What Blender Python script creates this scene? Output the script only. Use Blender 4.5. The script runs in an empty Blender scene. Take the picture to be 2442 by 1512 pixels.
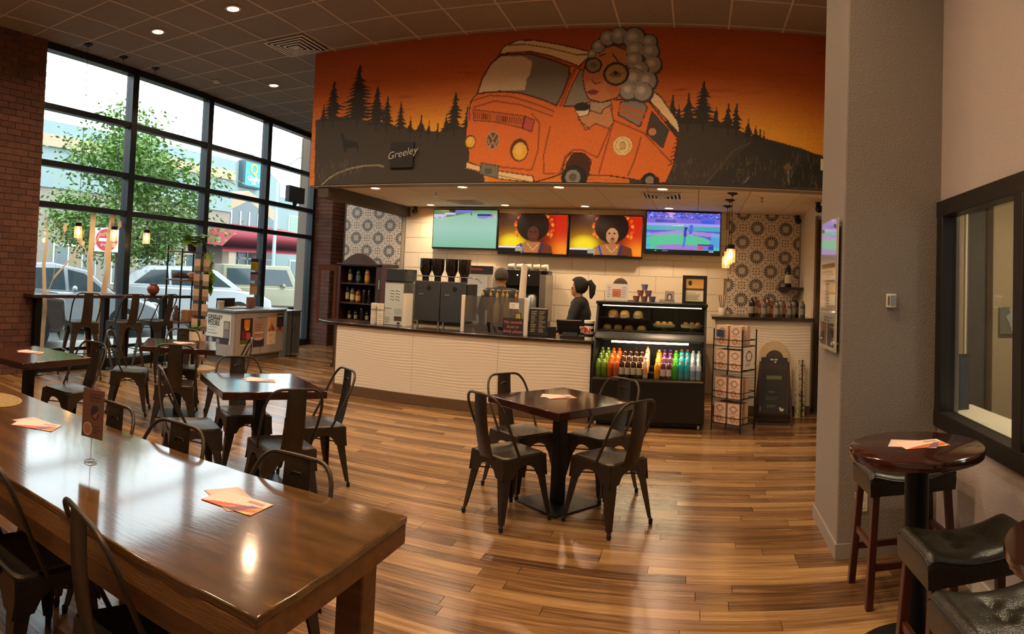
import bpy, bmesh, math, random
import numpy as np
from mathutils import Matrix, Vector
SC = bpy.context.scene
C = SC.collection
PI = math.pi
RN = random.Random(11)

def hx(h):
    h = h.lstrip('#')
    return tuple((c / 12.92 if c <= .04045 else ((c + .055) / 1.055) ** 2.4) for c in (int(h[i:i + 2], 16) / 255 for i in (0, 2, 4)))

# ---------------- camera: a swept (cylindrical) phone panorama, hand-held with slight pitch and roll
FOC, CX, CY, PITCH, ROLL, EYE = 1565.0, 1660.93, 620.53, .0421, -.0328, 1.5904
cam = bpy.data.cameras.new('camera'); cam_o = bpy.data.objects.new('camera', cam); C.objects.link(cam_o)
cam.type = 'PANO'; cam.panorama_type = 'CENTRAL_CYLINDRICAL'
cam.central_cylindrical_range_u_min = (0 - CX) / FOC
cam.central_cylindrical_range_u_max = (2442 - CX) / FOC
cam.central_cylindrical_range_v_min = (CY - 1512) / FOC
cam.central_cylindrical_range_v_max = CY / FOC
cam.central_cylindrical_radius = 1.0
cp, sp, cr, sr = math.cos(PITCH), math.sin(PITCH), math.cos(ROLL), math.sin(ROLL)
cam_o.matrix_world = Matrix(((cr, sr, 0, 0), (sp * sr, -sp * cr, -cp, 0), (-cp * sr, cp * cr, -sp, EYE), (0, 0, 0, 1)))
cam.clip_start = .05; cam.clip_end = 300
SC.camera = cam_o
# ---------------- view, world, exposure
SC.view_settings.view_transform = 'Standard'; SC.view_settings.look = 'None'
SC.view_settings.gamma = 1; SC.view_settings.use_curve_mapping = False
SC.view_settings.exposure = 0.0
SC.cycles.use_denoising = True
SC.cycles.max_bounces = 8; SC.cycles.diffuse_bounces = 4; SC.cycles.glossy_bounces = 4; SC.cycles.transparent_max_bounces = 24
SC.cycles.transmission_bounces = 6; SC.cycles.sample_clamp_indirect = 6; SC.cycles.caustics_reflective = False; SC.cycles.caustics_refractive = False
W = bpy.data.worlds.new('overcast'); SC.world = W; W.use_nodes = True
SKY = 5.4
def build_world():
    nt = W.node_tree; n = nt.nodes; n.clear()
    out = n.new('ShaderNodeOutputWorld'); bg = n.new('ShaderNodeBackground'); tc = n.new('ShaderNodeTexCoord')
    no = n.new('ShaderNodeTexNoise'); no.inputs['Scale'].default_value = 2.2; no.inputs['Detail'].default_value = 5
    mp = n.new('ShaderNodeMapping'); mp.inputs['Scale'].default_value = (1, 1, 2.5)
    cr_ = n.new('ShaderNodeValToRGB'); cr_.color_ramp.elements[0].position = .3; cr_.color_ramp.elements[0].color = (*hx('d3dbe4'), 1)
    cr_.color_ramp.elements[1].position = .7; cr_.color_ramp.elements[1].color = (*hx('ffffff'), 1)
    nt.links.new(tc.outputs['Generated'], mp.inputs['Vector']); nt.links.new(mp.outputs[0], no.inputs['Vector'])
    nt.links.new(no.outputs['Fac'], cr_.inputs[0]); nt.links.new(cr_.outputs[0], bg.inputs['Color'])
    bg.inputs['Strength'].default_value = SKY; nt.links.new(bg.outputs[0], out.inputs[0])
build_world()
LAMP_MAIN, LAMP_LOW, WARM = 21.0, 14.0, hx('ffe0b8')

# ---------------- materials
MATS = {}
def M(name, col='808080', rough=.5, metal=0, var=0, scale=6, bump=0, bscale=60, coat=0, emit=0, rnd=0, stretch=None, col2=None, alpha=1, trans=0, spec=.5):
    if name in MATS: return MATS[name]
    m = bpy.data.materials.new(name); MATS[name] = m; m.use_nodes = True
    nt = m.node_tree; b = nt.nodes['Principled BSDF']; L = nt.links.new
    c = hx(col) if isinstance(col, str) else col
    b.inputs['Base Color'].default_value = (*c, 1); b.inputs['Roughness'].default_value = rough; b.inputs['Metallic'].default_value = metal
    b.inputs['Coat Weight'].default_value = coat; b.inputs['Coat Roughness'].default_value = .08; b.inputs['Specular IOR Level'].default_value = spec
    if trans: b.inputs['Transmission Weight'].default_value = trans; b.inputs['IOR'].default_value = 1.3
    if alpha < 1: b.inputs['Alpha'].default_value = alpha
    if emit: b.inputs['Emission Color'].default_value = (*c, 1); b.inputs['Emission Strength'].default_value = emit
    if var or bump or rnd:
        tc = nt.nodes.new('ShaderNodeTexCoord'); mp = nt.nodes.new('ShaderNodeMapping'); L(tc.outputs['Object'], mp.inputs['Vector'])
        if stretch: mp.inputs['Scale'].default_value = stretch
        oi = nt.nodes.new('ShaderNodeObjectInfo')
        mu = nt.nodes.new('ShaderNodeMath'); mu.operation = 'MULTIPLY'; mu.inputs[1].default_value = 61; L(oi.outputs['Random'], mu.inputs[0])
        L(mu.outputs[0], mp.inputs['Location'])
    if var or rnd:
        no = nt.nodes.new('ShaderNodeTexNoise'); no.inputs['Scale'].default_value = scale; no.inputs['Detail'].default_value = 6; no.inputs['Roughness'].default_value = .6
        L(mp.outputs[0], no.inputs['Vector'])
        c2 = hx(col2) if col2 else tuple(x * .4 for x in c)
        mr = nt.nodes.new('ShaderNodeMapRange'); mr.inputs[1].default_value = .3; mr.inputs[2].default_value = .7; mr.inputs[3].default_value = 0; mr.inputs[4].default_value = var
        L(no.outputs['Fac'], mr.inputs[0]); fac = mr.outputs[0]
        if rnd:
            ad = nt.nodes.new('ShaderNodeMath'); ad.operation = 'MULTIPLY_ADD'; ad.inputs[1].default_value = rnd; L(oi.outputs['Random'], ad.inputs[0]); L(fac, ad.inputs[2]); ad.use_clamp = True; fac = ad.outputs[0]
        mx = nt.nodes.new('ShaderNodeMix'); mx.data_type = 'RGBA'; mx.inputs[6].default_value = (*c, 1); mx.inputs[7].default_value = (*c2, 1)
        L(fac, mx.inputs[0]); L(mx.outputs[2], b.inputs['Base Color'])
        if emit: L(mx.outputs[2], b.inputs['Emission Color'])
    if bump:
        nb = nt.nodes.new('ShaderNodeTexNoise'); nb.inputs['Scale'].default_value = bscale; nb.inputs['Detail'].default_value = 3; L(mp.outputs[0], nb.inputs['Vector'])
        bp = nt.nodes.new('ShaderNodeBump'); bp.inputs['Strength'].default_value = bump; bp.inputs['Distance'].default_value = .01
        L(nb.outputs['Fac'], bp.inputs['Height']); L(bp.outputs[0], b.inputs['Normal'])
    return m
def glass_mat(name, tint='ffffff', refl=.06, rough=0.0):
    if name in MATS: return MATS[name]
    m = bpy.data.materials.new(name); MATS[name] = m; m.use_nodes = True
    nt = m.node_tree; n = nt.nodes; n.clear(); o = n.new('ShaderNodeOutputMaterial'); mx = n.new('ShaderNodeMixShader')
    t = n.new('ShaderNodeBsdfTransparent'); t.inputs[0].default_value = (*hx(tint), 1); g = n.new('ShaderNodeBsdfGlossy'); g.inputs['Roughness'].default_value = rough
    lw = n.new('ShaderNodeLayerWeight'); lw.inputs[0].default_value = .12
    ma = n.new('ShaderNodeMath'); ma.operation = 'MULTIPLY_ADD'; ma.inputs[1].default_value = .5; ma.inputs[2].default_value = refl * .5; ma.use_clamp = True
    nt.links.new(lw.outputs['Fresnel'], ma.inputs[0]); nt.links.new(ma.outputs[0], mx.inputs[0])
    nt.links.new(t.outputs[0], mx.inputs[1]); nt.links.new(g.outputs[0], mx.inputs[2]); nt.links.new(mx.outputs[0], o.inputs[0])
    return m
def frosted_mat(name, tint):
    if name in MATS: return MATS[name]
    m = bpy.data.materials.new(name); MATS[name] = m; m.use_nodes = True; nt = m.node_tree; n = nt.nodes; n.clear(); o = n.new('ShaderNodeOutputMaterial')
    t = n.new('ShaderNodeBsdfTransparent'); d = n.new('ShaderNodeBsdfTranslucent'); d.inputs[0].default_value = (*hx(tint), 1); x = n.new('ShaderNodeMixShader'); x.inputs[0].default_value = .3
    g = n.new('ShaderNodeBsdfGlossy'); g.inputs['Roughness'].default_value = .1; y = n.new('ShaderNodeMixShader'); y.inputs[0].default_value = .06
    nt.links.new(t.outputs[0], x.inputs[1]); nt.links.new(d.outputs[0], x.inputs[2]); nt.links.new(x.outputs[0], y.inputs[1]); nt.links.new(g.outputs[0], y.inputs[2]); nt.links.new(y.outputs[0], o.inputs[0]); return m
def print_mat(name, rough=.6, emit=0, coat=0):
    """flat print: colour read from the sheet's own colour attribute"""
    if name in MATS: return MATS[name]
    m = bpy.data.materials.new(name); MATS[name] = m; m.use_nodes = True; nt = m.node_tree; b = nt.nodes['Principled BSDF']
    a = nt.nodes.new('ShaderNodeVertexColor'); a.layer_name = 'Col'; b.inputs['Roughness'].default_value = rough; b.inputs['Coat Weight'].default_value = coat
    if emit:
        b.inputs['Base Color'].default_value = (.005, .005, .005, 1); b.inputs['Emission Strength'].default_value = emit
        nt.links.new(a.outputs['Color'], b.inputs['Emission Color'])
    else: nt.links.new(a.outputs['Color'], b.inputs['Base Color'])
    return m

# ---------------- mesh helpers
class MB:
    def __init__(s): s.v = []; s.f = []
    def add(s, v, f):
        o = len(s.v); s.v += [tuple(p) for p in v]; s.f += [tuple(i + o for i in q) for q in f]; return s
    def box(s, x0, x1, y0, y1, z0, z1):
        return s.add([(x0, y0, z0), (x1, y0, z0), (x1, y1, z0), (x0, y1, z0), (x0, y0, z1), (x1, y0, z1), (x1, y1, z1), (x0, y1, z1)],
                     [(0, 3, 2, 1), (4, 5, 6, 7), (0, 1, 5, 4), (1, 2, 6, 5), (2, 3, 7, 6), (3, 0, 4, 7)])
    def bar(s, a, b, w, h, up=(0, 0, 1)):
        a = Vector(a); b = Vector(b); d = (b - a).normalized(); r = d.cross(Vector(up))
        if r.length < 1e-4: r = d.cross(Vector((0, 1, 0)))
        r.normalize(); u = r.cross(d); r *= w / 2; u *= h / 2
        return s.add([a - r - u, a + r - u, a + r + u, a - r + u, b - r - u, b + r - u, b + r + u, b - r + u],
                     [(0, 1, 2, 3), (7, 6, 5, 4), (0, 4, 5, 1), (1, 5, 6, 2), (2, 6, 7, 3), (3, 7, 4, 0)])
    def tube(s, pts, r, n=8, closed=False, caps=True, sq=1.0):
        P = [Vector(p) for p in pts]; k = len(P); rr = r if isinstance(r, (list, tuple)) else [r] * k; vs = []; up = None
        for i in range(k):
            a = P[i - 1] if (i or closed) else P[i]; b = P[(i + 1) % k] if (i < k - 1 or closed) else P[i]
            d = (b - a).normalized()
            if up is None:
                up = Vector((0, 0, 1)) if abs(d.z) < .9 else Vector((0, 1, 0))
            x = d.cross(up)
            if x.length < 1e-5: x = d.orthogonal()
            x.normalize(); up = x.cross(d).normalized()
            for j in range(n):
                t = 2 * PI * (j + .5) / n; vs.append(P[i] + (x * math.cos(t) + up * math.sin(t) * sq) * rr[i])
        fs = []; m = k if closed else k - 1
        for i in range(m):
            for j in range(n):
                a = i * n + j; b = i * n + (j + 1) % n; c = ((i + 1) % k) * n + (j + 1) % n; e = ((i + 1) % k) * n + j; fs.append((a, b, c, e))
        if caps and not closed: fs.append(tuple(range(n - 1, -1, -1))); fs.append(tuple(range((k - 1) * n, k * n)))
        return s.add(vs, fs)
    def lathe(s, prof, n=20, c=(0, 0, 0), sx=1, sy=1):
        vs = []; fs = []; k = len(prof)
        for r, z in prof:
            for j in range(n):
                t = 2 * PI * j / n; vs.append((c[0] + r * math.cos(t) * sx, c[1] + r * math.sin(t) * sy, c[2] + z))
        for i in range(k - 1):
            for j in range(n): fs.append((i * n + j, i * n + (j + 1) % n, (i + 1) * n + (j + 1) % n, (i + 1) * n + j))
        if prof[0][0] > 1e-5: fs.append(tuple(range(n - 1, -1, -1)))
        if prof[-1][0] > 1e-5: fs.append(tuple(range((k - 1) * n, k * n)))
        return s.add(vs, fs)
    def prism(s, poly, a0, a1, axis='y'):
        n = len(poly); m = {'x': lambda p, a: (a, p[0], p[1]), 'y': lambda p, a: (p[0], a, p[1]), 'z': lambda p, a: (p[0], p[1], a)}[axis]
        vs = [m(p, a0) for p in poly] + [m(p, a1) for p in poly]
        fs = [tuple(range(n)), tuple(range(2 * n - 1, n - 1, -1))] + [(i, i + n, (i + 1) % n + n, (i + 1) % n) for i in range(n)]
        return s.add(vs, fs)
    def sheet(s, G):
        nr = len(G); nc = len(G[0]); return s.add([p for r in G for p in r], [(i * nc + j, i * nc + j + 1, (i + 1) * nc + j + 1, (i + 1) * nc + j) for i in range(nr - 1) for j in range(nc - 1)])
    def ball(s, c, r, n=10, m=7, sc=(1, 1, 1)):
        return s.lathe([(r * math.sin(PI * i / m) * 1.0, 0) for i in range(0)] or [(max(1e-6, r * math.sin(PI * i / m)), -r * math.cos(PI * i / m) * sc[2]) for i in range(m + 1)], n, c, sc[0], sc[1])
    def xf(s, mat):
        s.v = [tuple(mat @ Vector(p)) for p in s.v]; return s
def mesh_of(name, mb, smooth=40):
    me = bpy.data.meshes.new(name); me.from_pydata(mb.v, [], mb.f)
    bm = bmesh.new(); bm.from_mesh(me); bmesh.ops.remove_doubles(bm, verts=bm.verts, dist=1e-6); bmesh.ops.recalc_face_normals(bm, faces=bm.faces)
    if smooth:
        for f in bm.faces: f.smooth = True
        th = math.radians(smooth)
        for e in bm.edges:
            if len(e.link_faces) == 2 and e.calc_face_angle(0) > th: e.smooth = False
    bm.to_mesh(me); bm.free(); return me
def link(name, data, parent=None, loc=(0, 0, 0), rz=0, rot=None):
    o = bpy.data.objects.new(name, data); C.objects.link(o); o.location = loc; o.rotation_euler = rot if rot else (0, 0, rz)
    if parent: o.parent = parent
    return o
def tag(o, label=None, cat=None, group=None, kind=None):
    if label: o['label'] = label
    if cat: o['category'] = cat
    if group: o['group'] = group
    if kind: o['kind'] = kind
    return o
def ob(name, mb, mat, parent=None, loc=(0, 0, 0), rz=0, rot=None, bev=0, smooth=40, seg=2, **k):
    me = mb if isinstance(mb, bpy.types.Mesh) else mesh_of(name, mb, smooth)
    if mat and not me.materials: me.materials.append(mat)
    o = link(name, me, parent, loc, rz, rot)
    if bev:
        b = o.modifiers.new('bevel', 'BEVEL'); b.width = bev; b.segments = seg; b.limit_method = 'ANGLE'; b.angle_limit = math.radians(40)
    if k: tag(o, **k)
    return o
def bx(name, mat, x0, x1, y0, y1, z0, z1, parent=None, **k): return ob(name, MB().box(x0, x1, y0, y1, z0, z1), mat, parent, **k)
def root(name, loc, rz, label, cat, group=None): return tag(link(name, None, None, loc, rz), label, cat, group)
def dup(o, parent=None):
    c = o.copy(); C.objects.link(c)
    if parent: c.parent = parent
    for ch in list(o.children): dup(ch, c)
    return c
def again(src, loc, rz, label, group=None):
    c = dup(src); c.location = loc; c.rotation_euler = (0, 0, rz); c['label'] = label
    if group: c['group'] = group
    return c
def text_mesh(txt, size, extrude=.001, shear=0, bold=0, align='CENTER'):
    cu = bpy.data.curves.new('lettering', 'FONT'); cu.body = txt; cu.size = size; cu.extrude = extrude; cu.align_x = align; cu.align_y = 'CENTER'; cu.shear = shear; cu.offset = bold; cu.resolution_u = 3
    o = bpy.data.objects.new('tmp_text', cu); C.objects.link(o)
    me = bpy.data.meshes.new_from_object(o.evaluated_get(bpy.context.evaluated_depsgraph_get()))
    bpy.data.objects.remove(o); me.name = 'lettering'; me.materials.clear(); return me

# ---------------- flat painting: a small canvas whose pixels become the colour attribute of a real sheet
class Cv:
    def __init__(s, x0, x1, y0, y1, nx, ny, bg='ffffff'):
        s.x0, s.x1, s.y0, s.y1, s.nx, s.ny = x0, x1, y0, y1, nx, ny
        s.X, s.Y = np.meshgrid(np.linspace(x0, x1, nx), np.linspace(y0, y1, ny)); s.img = np.empty((ny, nx, 3)); s.img[:] = hx(bg)
    def put(s, m, col, a=1.0):
        c = np.array(hx(col) if isinstance(col, str) else col); m = (m * a)[..., None] if m.dtype != bool else m[..., None] * a
        s.img = s.img * (1 - m) + c * m; return s
    def poly(s, P, col, a=1.0):
        m = np.zeros(s.X.shape, bool); n = len(P)
        for i in range(n):
            (xa, ya), (xb, yb) = P[i], P[(i + 1) % n]
            if ya == yb: continue
            m ^= ((ya > s.Y) != (yb > s.Y)) & (s.X < (xb - xa) * (s.Y - ya) / (yb - ya) + xa)
        return s.put(m, col, a)
    def rect(s, x0, x1, y0, y1, col, a=1.0): return s.put((s.X >= x0) & (s.X <= x1) & (s.Y >= y0) & (s.Y <= y1), col, a)
    def ell(s, cx, cy, rx, ry, col, a=1.0, soft=0):
        d = np.hypot((s.X - cx) / rx, (s.Y - cy) / ry)
        return s.put(np.clip((1 - d) / soft, 0, 1) if soft else d <= 1, col, a)
    def ring(s, cx, cy, rx, ry, w, col, a=1.0):
        d = np.hypot((s.X - cx) / rx, (s.Y - cy) / ry); return s.put((d <= 1) & (d >= 1 - w), col, a)
    def line(s, P, w, col, a=1.0):
        m = np.zeros(s.X.shape, bool)
        for (xa, ya), (xb, yb) in zip(P[:-1], P[1:]):
            dx, dy = xb - xa, yb - ya; t = np.clip(((s.X - xa) * dx + (s.Y - ya) * dy) / max(1e-12, dx * dx + dy * dy), 0, 1)
            m |= np.hypot(s.X - xa - t * dx, s.Y - ya - t * dy) <= w / 2
        return s.put(m, col, a)
    def vgrad(s, stops):
        t = (s.Y - s.y0) / (s.y1 - s.y0); cs = np.array([hx(c) for _, c in stops]); ps = [p for p, _ in stops]
        for k in range(3): s.img[..., k] = np.interp(t, ps, cs[:, k])
        return s
    def speck(s, amt, seed=1, sx=1, sy=1):
        g = np.random.default_rng(seed); a = g.random((s.ny // sy + 2, s.nx // sx + 2)); a = np.kron(a, np.ones((sy, sx)))[:s.ny, :s.nx]
        s.img *= (1 + amt * (a - .5) * 2)[..., None]; return s
    def lines_of_text(s, x0, x1, y0, y1, n, col, w=None, seed=3):
        r = random.Random(seed); st = (y1 - y0) / n
        for i in range(n): s.rect(x0, x0 + (x1 - x0) * r.uniform(.55, 1), y0 + i * st, y0 + i * st + (w or st * .45), col, .75)
        return s
    def mesh(s, name, fn):
        """fn maps canvas arrays (X, Y) to world/local xyz arrays"""
        x, y, z = fn(s.X, s.Y); co = np.stack([np.broadcast_to(x, s.X.shape), np.broadcast_to(y, s.X.shape), np.broadcast_to(z, s.X.shape)], -1).reshape(-1, 3)
        idx = np.arange(s.nx * s.ny).reshape(s.ny, s.nx); q = np.stack([idx[:-1, :-1], idx[:-1, 1:], idx[1:, 1:], idx[1:, :-1]], -1).reshape(-1, 4)
        me = bpy.data.meshes.new(name); me.vertices.add(len(co)); me.vertices.foreach_set('co', co.ravel().astype(np.float32))
        me.loops.add(q.size); me.loops.foreach_set('vertex_index', q.ravel().astype(np.int32)); me.polygons.add(len(q))
        me.polygons.foreach_set('loop_start', np.arange(0, q.size, 4, dtype=np.int32)); me.update(calc_edges=True); me.validate()
        at = me.color_attributes.new('Col', 'FLOAT_COLOR', 'POINT'); at.data.foreach_set('color', np.concatenate([s.img.reshape(-1, 3), np.ones((len(co), 1))], 1).ravel().astype(np.float32))
        return me
def upright(x, y, z): return lambda X, Y: (x + X, y + 0 * X, z + Y)   # a sheet standing in the x-z plane, facing -y
def flat(z): return lambda X, Y: (X, Y, z + 0 * X)
# ================= SETTING =================
m_tilec = M('ceiling_tile', 'a0958a', .9, var=.25, scale=30, bump=.3, bscale=200, rnd=.12)
m_tbar = M('ceiling_grid_metal', 'cfc3b4', .6)
m_plaster = M('column_paint', '8f857c', .75, bump=.5, bscale=120)
m_rwall = M('lilac_wall_paint', 'bfb0a8', .75, bump=.4, bscale=120)
m_white = M('white_paint', 'e6dccb', .6)
m_frame = M('dark_window_frame', '20252c', .35, metal=.3)
m_mortar = M('mortar', '7d6c60', .9, bump=.5, bscale=150)
m_brick = M('brick_face', '714636', .85, var=.35, scale=9, bump=.6, bscale=90, rnd=.5, col2='452a24')
m_blk = M('white_block', 'f0e2c8', .6, rnd=.06, col2='cbb996', bump=.15)
m_grout = M('grout', 'b3a68f', .9)
m_darkwall = M('dark_soffit_paint', '4b4138', .8)
m_dkwood = M('dark_stained_wood', '3a2114', .35, var=.5, scale=7, stretch=(1, 6, 6), bump=.1, coat=.3)
m_wood = M('brown_trim_wood', '6a4f35', .5, var=.4, scale=5, stretch=(1, 8, 8))
m_glass = glass_mat('window_glass', 'f4fbfa', .05)

def plank_mat(name, inst):
    m = bpy.data.materials.new(name); m.use_nodes = True; nt = m.node_tree; b = nt.nodes['Principled BSDF']; L = nt.links.new; N = nt.nodes.new
    ge = N('ShaderNodeNewGeometry'); mp = N('ShaderNodeMapping'); mp.inputs['Scale'].default_value = (1.5, 34, 1)
    if inst: oi = N('ShaderNodeObjectInfo'); r = oi.outputs['Random']
    else: oi = N('ShaderNodeAttribute'); oi.attribute_name = 'rnd'; r = oi.outputs['Fac']
    cx = N('ShaderNodeCombineXYZ'); mu = N('ShaderNodeMath'); mu.operation = 'MULTIPLY'; mu.inputs[1].default_value = 90; L(r, mu.inputs[0]); L(mu.outputs[0], cx.inputs[0]); L(mu.outputs[0], cx.inputs[1])
    va = N('ShaderNodeVectorMath'); L(ge.outputs['Position'], mp.inputs['Vector']); L(mp.outputs[0], va.inputs[0]); L(cx.outputs[0], va.inputs[1])
    n1 = N('ShaderNodeTexNoise'); n1.inputs['Scale'].default_value = 1.1; n1.inputs['Detail'].default_value = 7; n1.inputs['Roughness'].default_value = .62; n1.inputs['Distortion'].default_value = .5; L(va.outputs[0], n1.inputs['Vector'])
    ad = N('ShaderNodeMath'); ad.operation = 'MULTIPLY_ADD'; ad.inputs[1].default_value = .42; L(r, ad.inputs[0]); L(n1.outputs['Fac'], ad.inputs[2])
    rp = N('ShaderNodeValToRGB'); e = rp.color_ramp.elements; e[0].position = .38; e[0].color = (*hx('3a2412'), 1); e[1].position = 1.0; e[1].color = (*hx('a98356'), 1)
    k = e.new(.56); k.color = (*hx('664528'), 1); k = e.new(.74); k.color = (*hx('87623c'), 1)
    L(ad.outputs[0], rp.inputs[0]); L(rp.outputs[0], b.inputs['Base Color']); b.inputs['Roughness'].default_value = .3
    mr = N('ShaderNodeMapRange'); mr.inputs[3].default_value = .17; mr.inputs[4].default_value = .33; L(n1.outputs['Fac'], mr.inputs[0]); L(mr.outputs[0], b.inputs['Roughness'])
    bp = N('ShaderNodeBump'); bp.inputs['Strength'].default_value = .12; bp.inputs['Distance'].default_value = .004; L(n1.outputs['Fac'], bp.inputs['Height']); L(bp.outputs[0], b.inputs['Normal'])
    return m
def build_floor():
    fl = bx('floor', M('subfloor', '2a1a0e', .8), -8.6, 3.4, -1.5, 14, -.1, -.012); tag(fl, kind='structure')
    pw, pl = .097, 1.15; me = mesh_of('plank', MB().box(.0015, pl - .0015, .001, pw - .001, -.012, 0)); me.materials.append(plank_mat('plank_wood', True))
    cells = []
    for j in range(int(12.8 / pw)):
        y = .3 + j * pw; x = -8.55 + RN.uniform(-1.2, 0)
        while x < 3.3:
            cxm, cym = x + pl / 2, y; az = math.atan2(cxm, cym); d = math.hypot(cxm, cym)
            see = -1.2 < az < .62 and d > 1.6 and x + pl > -8.4 and (y < 8 or cxm < -4.6)
            cells.append((d if see else 99 + d, x, y)); x += pl
    cells.sort(); near = cells[:300]; far = [c for c in cells[300:] if -8.55 - pl < c[1] < 3.3]
    for _, x, y in near: ob('plank', me, None, fl, (x, y, 0))
    mb = MB(); rv = []
    for _, x, y in far: mb.box(max(-8.6, x + .0015), min(3.4, x + pl - .0015), y + .001, y + pw - .001, -.012, 0); rv += [RN.random()] * 8
    m2 = bpy.data.meshes.new('far_planks'); m2.from_pydata(mb.v, [], mb.f); m2.materials.append(plank_mat('plank_wood_far', False))
    a = m2.attributes.new('rnd', 'FLOAT', 'POINT'); a.data.foreach_set('value', rv)
    tag(link('plank_field', m2, fl), kind='stuff')
build_floor()

HC, HB, YB = 4.558, 2.752, 7.376     # ceiling, service ceiling, mural wall
def build_ceiling():
    wx = lambda y: -7.4711 - .0468 * y - .03
    ce = ob('ceiling', MB().prism([(wx(-1.5), -1.5), (3.4, -1.5), (3.4, 13.6), (wx(13.6), 13.6)], HC + .02, HC + .2, 'z'), m_darkwall, kind='structure')
    px, py = .62, .68; t = mesh_of('ceiling_tile', MB().box(.008, px - .008, .008, py - .008, 0, .018)); t.materials.append(m_tilec)
    g = MB(); x0, y0 = -8.4, 2.52
    for i in range(17):
        for j in range(16):
            x, y = x0 + i * px, y0 + j * py
            if x > 1.6 or (y > YB and x > -5.0): continue
            e = wx(y + .3)
            if x + px < e + .03: continue
            o = ob('ceiling_tile', t, None, ce, (max(x, e), y, HC)); o.scale.x = min(1, (x + px - e) / px)
    for i in range(18):
        x = x0 + i * px; ye = min(13.5, max(-1.5, (-7.47 - x) / .0468)) if x < -7.4 else -1.5
        if ye < 13: g.box(x - .011, x + .011, ye, 13.5, HC - .006, HC + .02)
    for j in range(-6, 17): g.box(wx(y0 + j * py), 2.0, y0 + j * py - .011, y0 + j * py + .011, HC - .0055, HC + .02)
    ob('ceiling_grid', g, m_tbar, ce)
    bx('ceiling_panel_field', m_tilec, -7.5, 2.0, -1.5, y0 - .01, HC + .001, HC + .019, ce)
    lo = bx('ceiling_service', M('low_ceiling', 'e3d2b8', .8), -4.72, 1.62, YB + .02, 10.05, HB + .02, HB + .1); tag(lo, kind='structure')
    t2 = mesh_of('ceiling_tile', MB().box(.004, .616, .004, .616, 0, .02)); t2.materials.append(M('low_ceiling_tile', 'eddcc2', .85, rnd=.05, bump=.2, bscale=200))
    for i in range(11):
        for j in range(5): ob('ceiling_tile', t2, None, lo, (-4.72 + i * .62 - .24, YB + .02 + j * .62, HB))
    # soffit beam along the left edge of the service ceiling
    tag(bx('trim_1', m_darkwall, -4.86, -4.7, YB + .02, 10.02, HB - .16, HB + .1), kind='structure')
build_ceiling()

# ---- window wall: local x runs along the wall, local -y faces the room
WLOC, WRZ = (-7.4711, 0, 0), PI / 2 + .0468
def wpt(s, off, z):   # world point at distance s along the wall, off metres into the room
    return Vector((-7.4711 + s * math.cos(WRZ) + off * math.sin(WRZ), s * math.sin(WRZ) - off * math.cos(WRZ), z))
MU = [4.76, 6.534, 8.350, 10.167, 11.983]; TR = [2.3293, 2.9042, 3.6859]
def build_window():
    w = tag(link('window_1', None, None, WLOC, WRZ), kind='structure')
    for s in MU: ob('mullion', MB().box(s - .062, s + .062, -.09, .07, 0, HC), m_frame, w, bev=.006)
    for z in TR: ob('transom', MB().box(4.76, 12.0, -.075, .05, z - .042, z + .042), m_frame, w, bev=.005)
    ob('sill', MB().box(4.76, 12.0, -.12, .07, 0, .13), m_frame, w, bev=.006); ob('head', MB().box(4.76, 12.0, -.09, .07, HC - .1, HC), m_frame, w, bev=.006)
    zs = [.13] + TR + [HC - .1]
    for a, b in zip(MU[:-1], MU[1:]):
        for c, d in zip(zs[:-1], zs[1:]): ob('pane', MB().box(a + .062, b - .062, -.004, .004, c + (.04 if c > 1 else 0), d - .04), m_glass, w)
build_window()
def brick_rows(parent, me, face, s0, n, z0, rows, ln, ch, y):
    for k in range(rows):
        for i in range(-1, n + 1):
            a = s0 + i * ln + (ln / 2 if k % 2 else 0)
            a0, a1 = max(a, s0), min(a + ln, s0 + n * ln)
            if a1 - a0 < ln * .3: continue
            o = ob('brick', me, None, parent); o.scale.x = (a1 - a0) / ln
            jz = RN.uniform(-.002, .002)
            if face == 'y': o.location = (a0, y + jz, z0 + k * ch)
            else: o.location = (y + jz, a0, z0 + k * ch); o.rotation_euler = (0, 0, PI / 2)
def build_piers():
    ln, ch = .23, .086
    me = mesh_of('brick', MB().box(.005, ln - .005, -.012, .02, .005, ch - .005)); me.materials.append(m_brick)
    p = ob('wall_left', MB().box(-1.7, 4.81, -.115, .25, 0, HC), m_mortar, None, WLOC, WRZ, kind='structure')
    brick_rows(p, me, 'y', 3.66, 5, 0, 53, ln, ch, -.115)
    q = ob('wall_left_far', MB().box(-8.4, -7.5, 12.02, 13.4, 0, HC), m_mortar, kind='structure')
    brick_rows(q, me, 'y', -8.16, 3, 0, 40, .22, ch, 12.02)
    me2 = mesh_of('brick', MB().box(.005, .215, -.02, .012, .005, ch - .005)); me2.materials.append(m_brick)
    brick_rows(q, me2, 'x', 12.02, 4, 0, 40, .22, ch, -7.5)
    tag(bx('wall_passage', m_darkwall, -7.5, -5.9, 13.2, 13.4, 0, HC), kind='structure')
build_piers()

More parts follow.
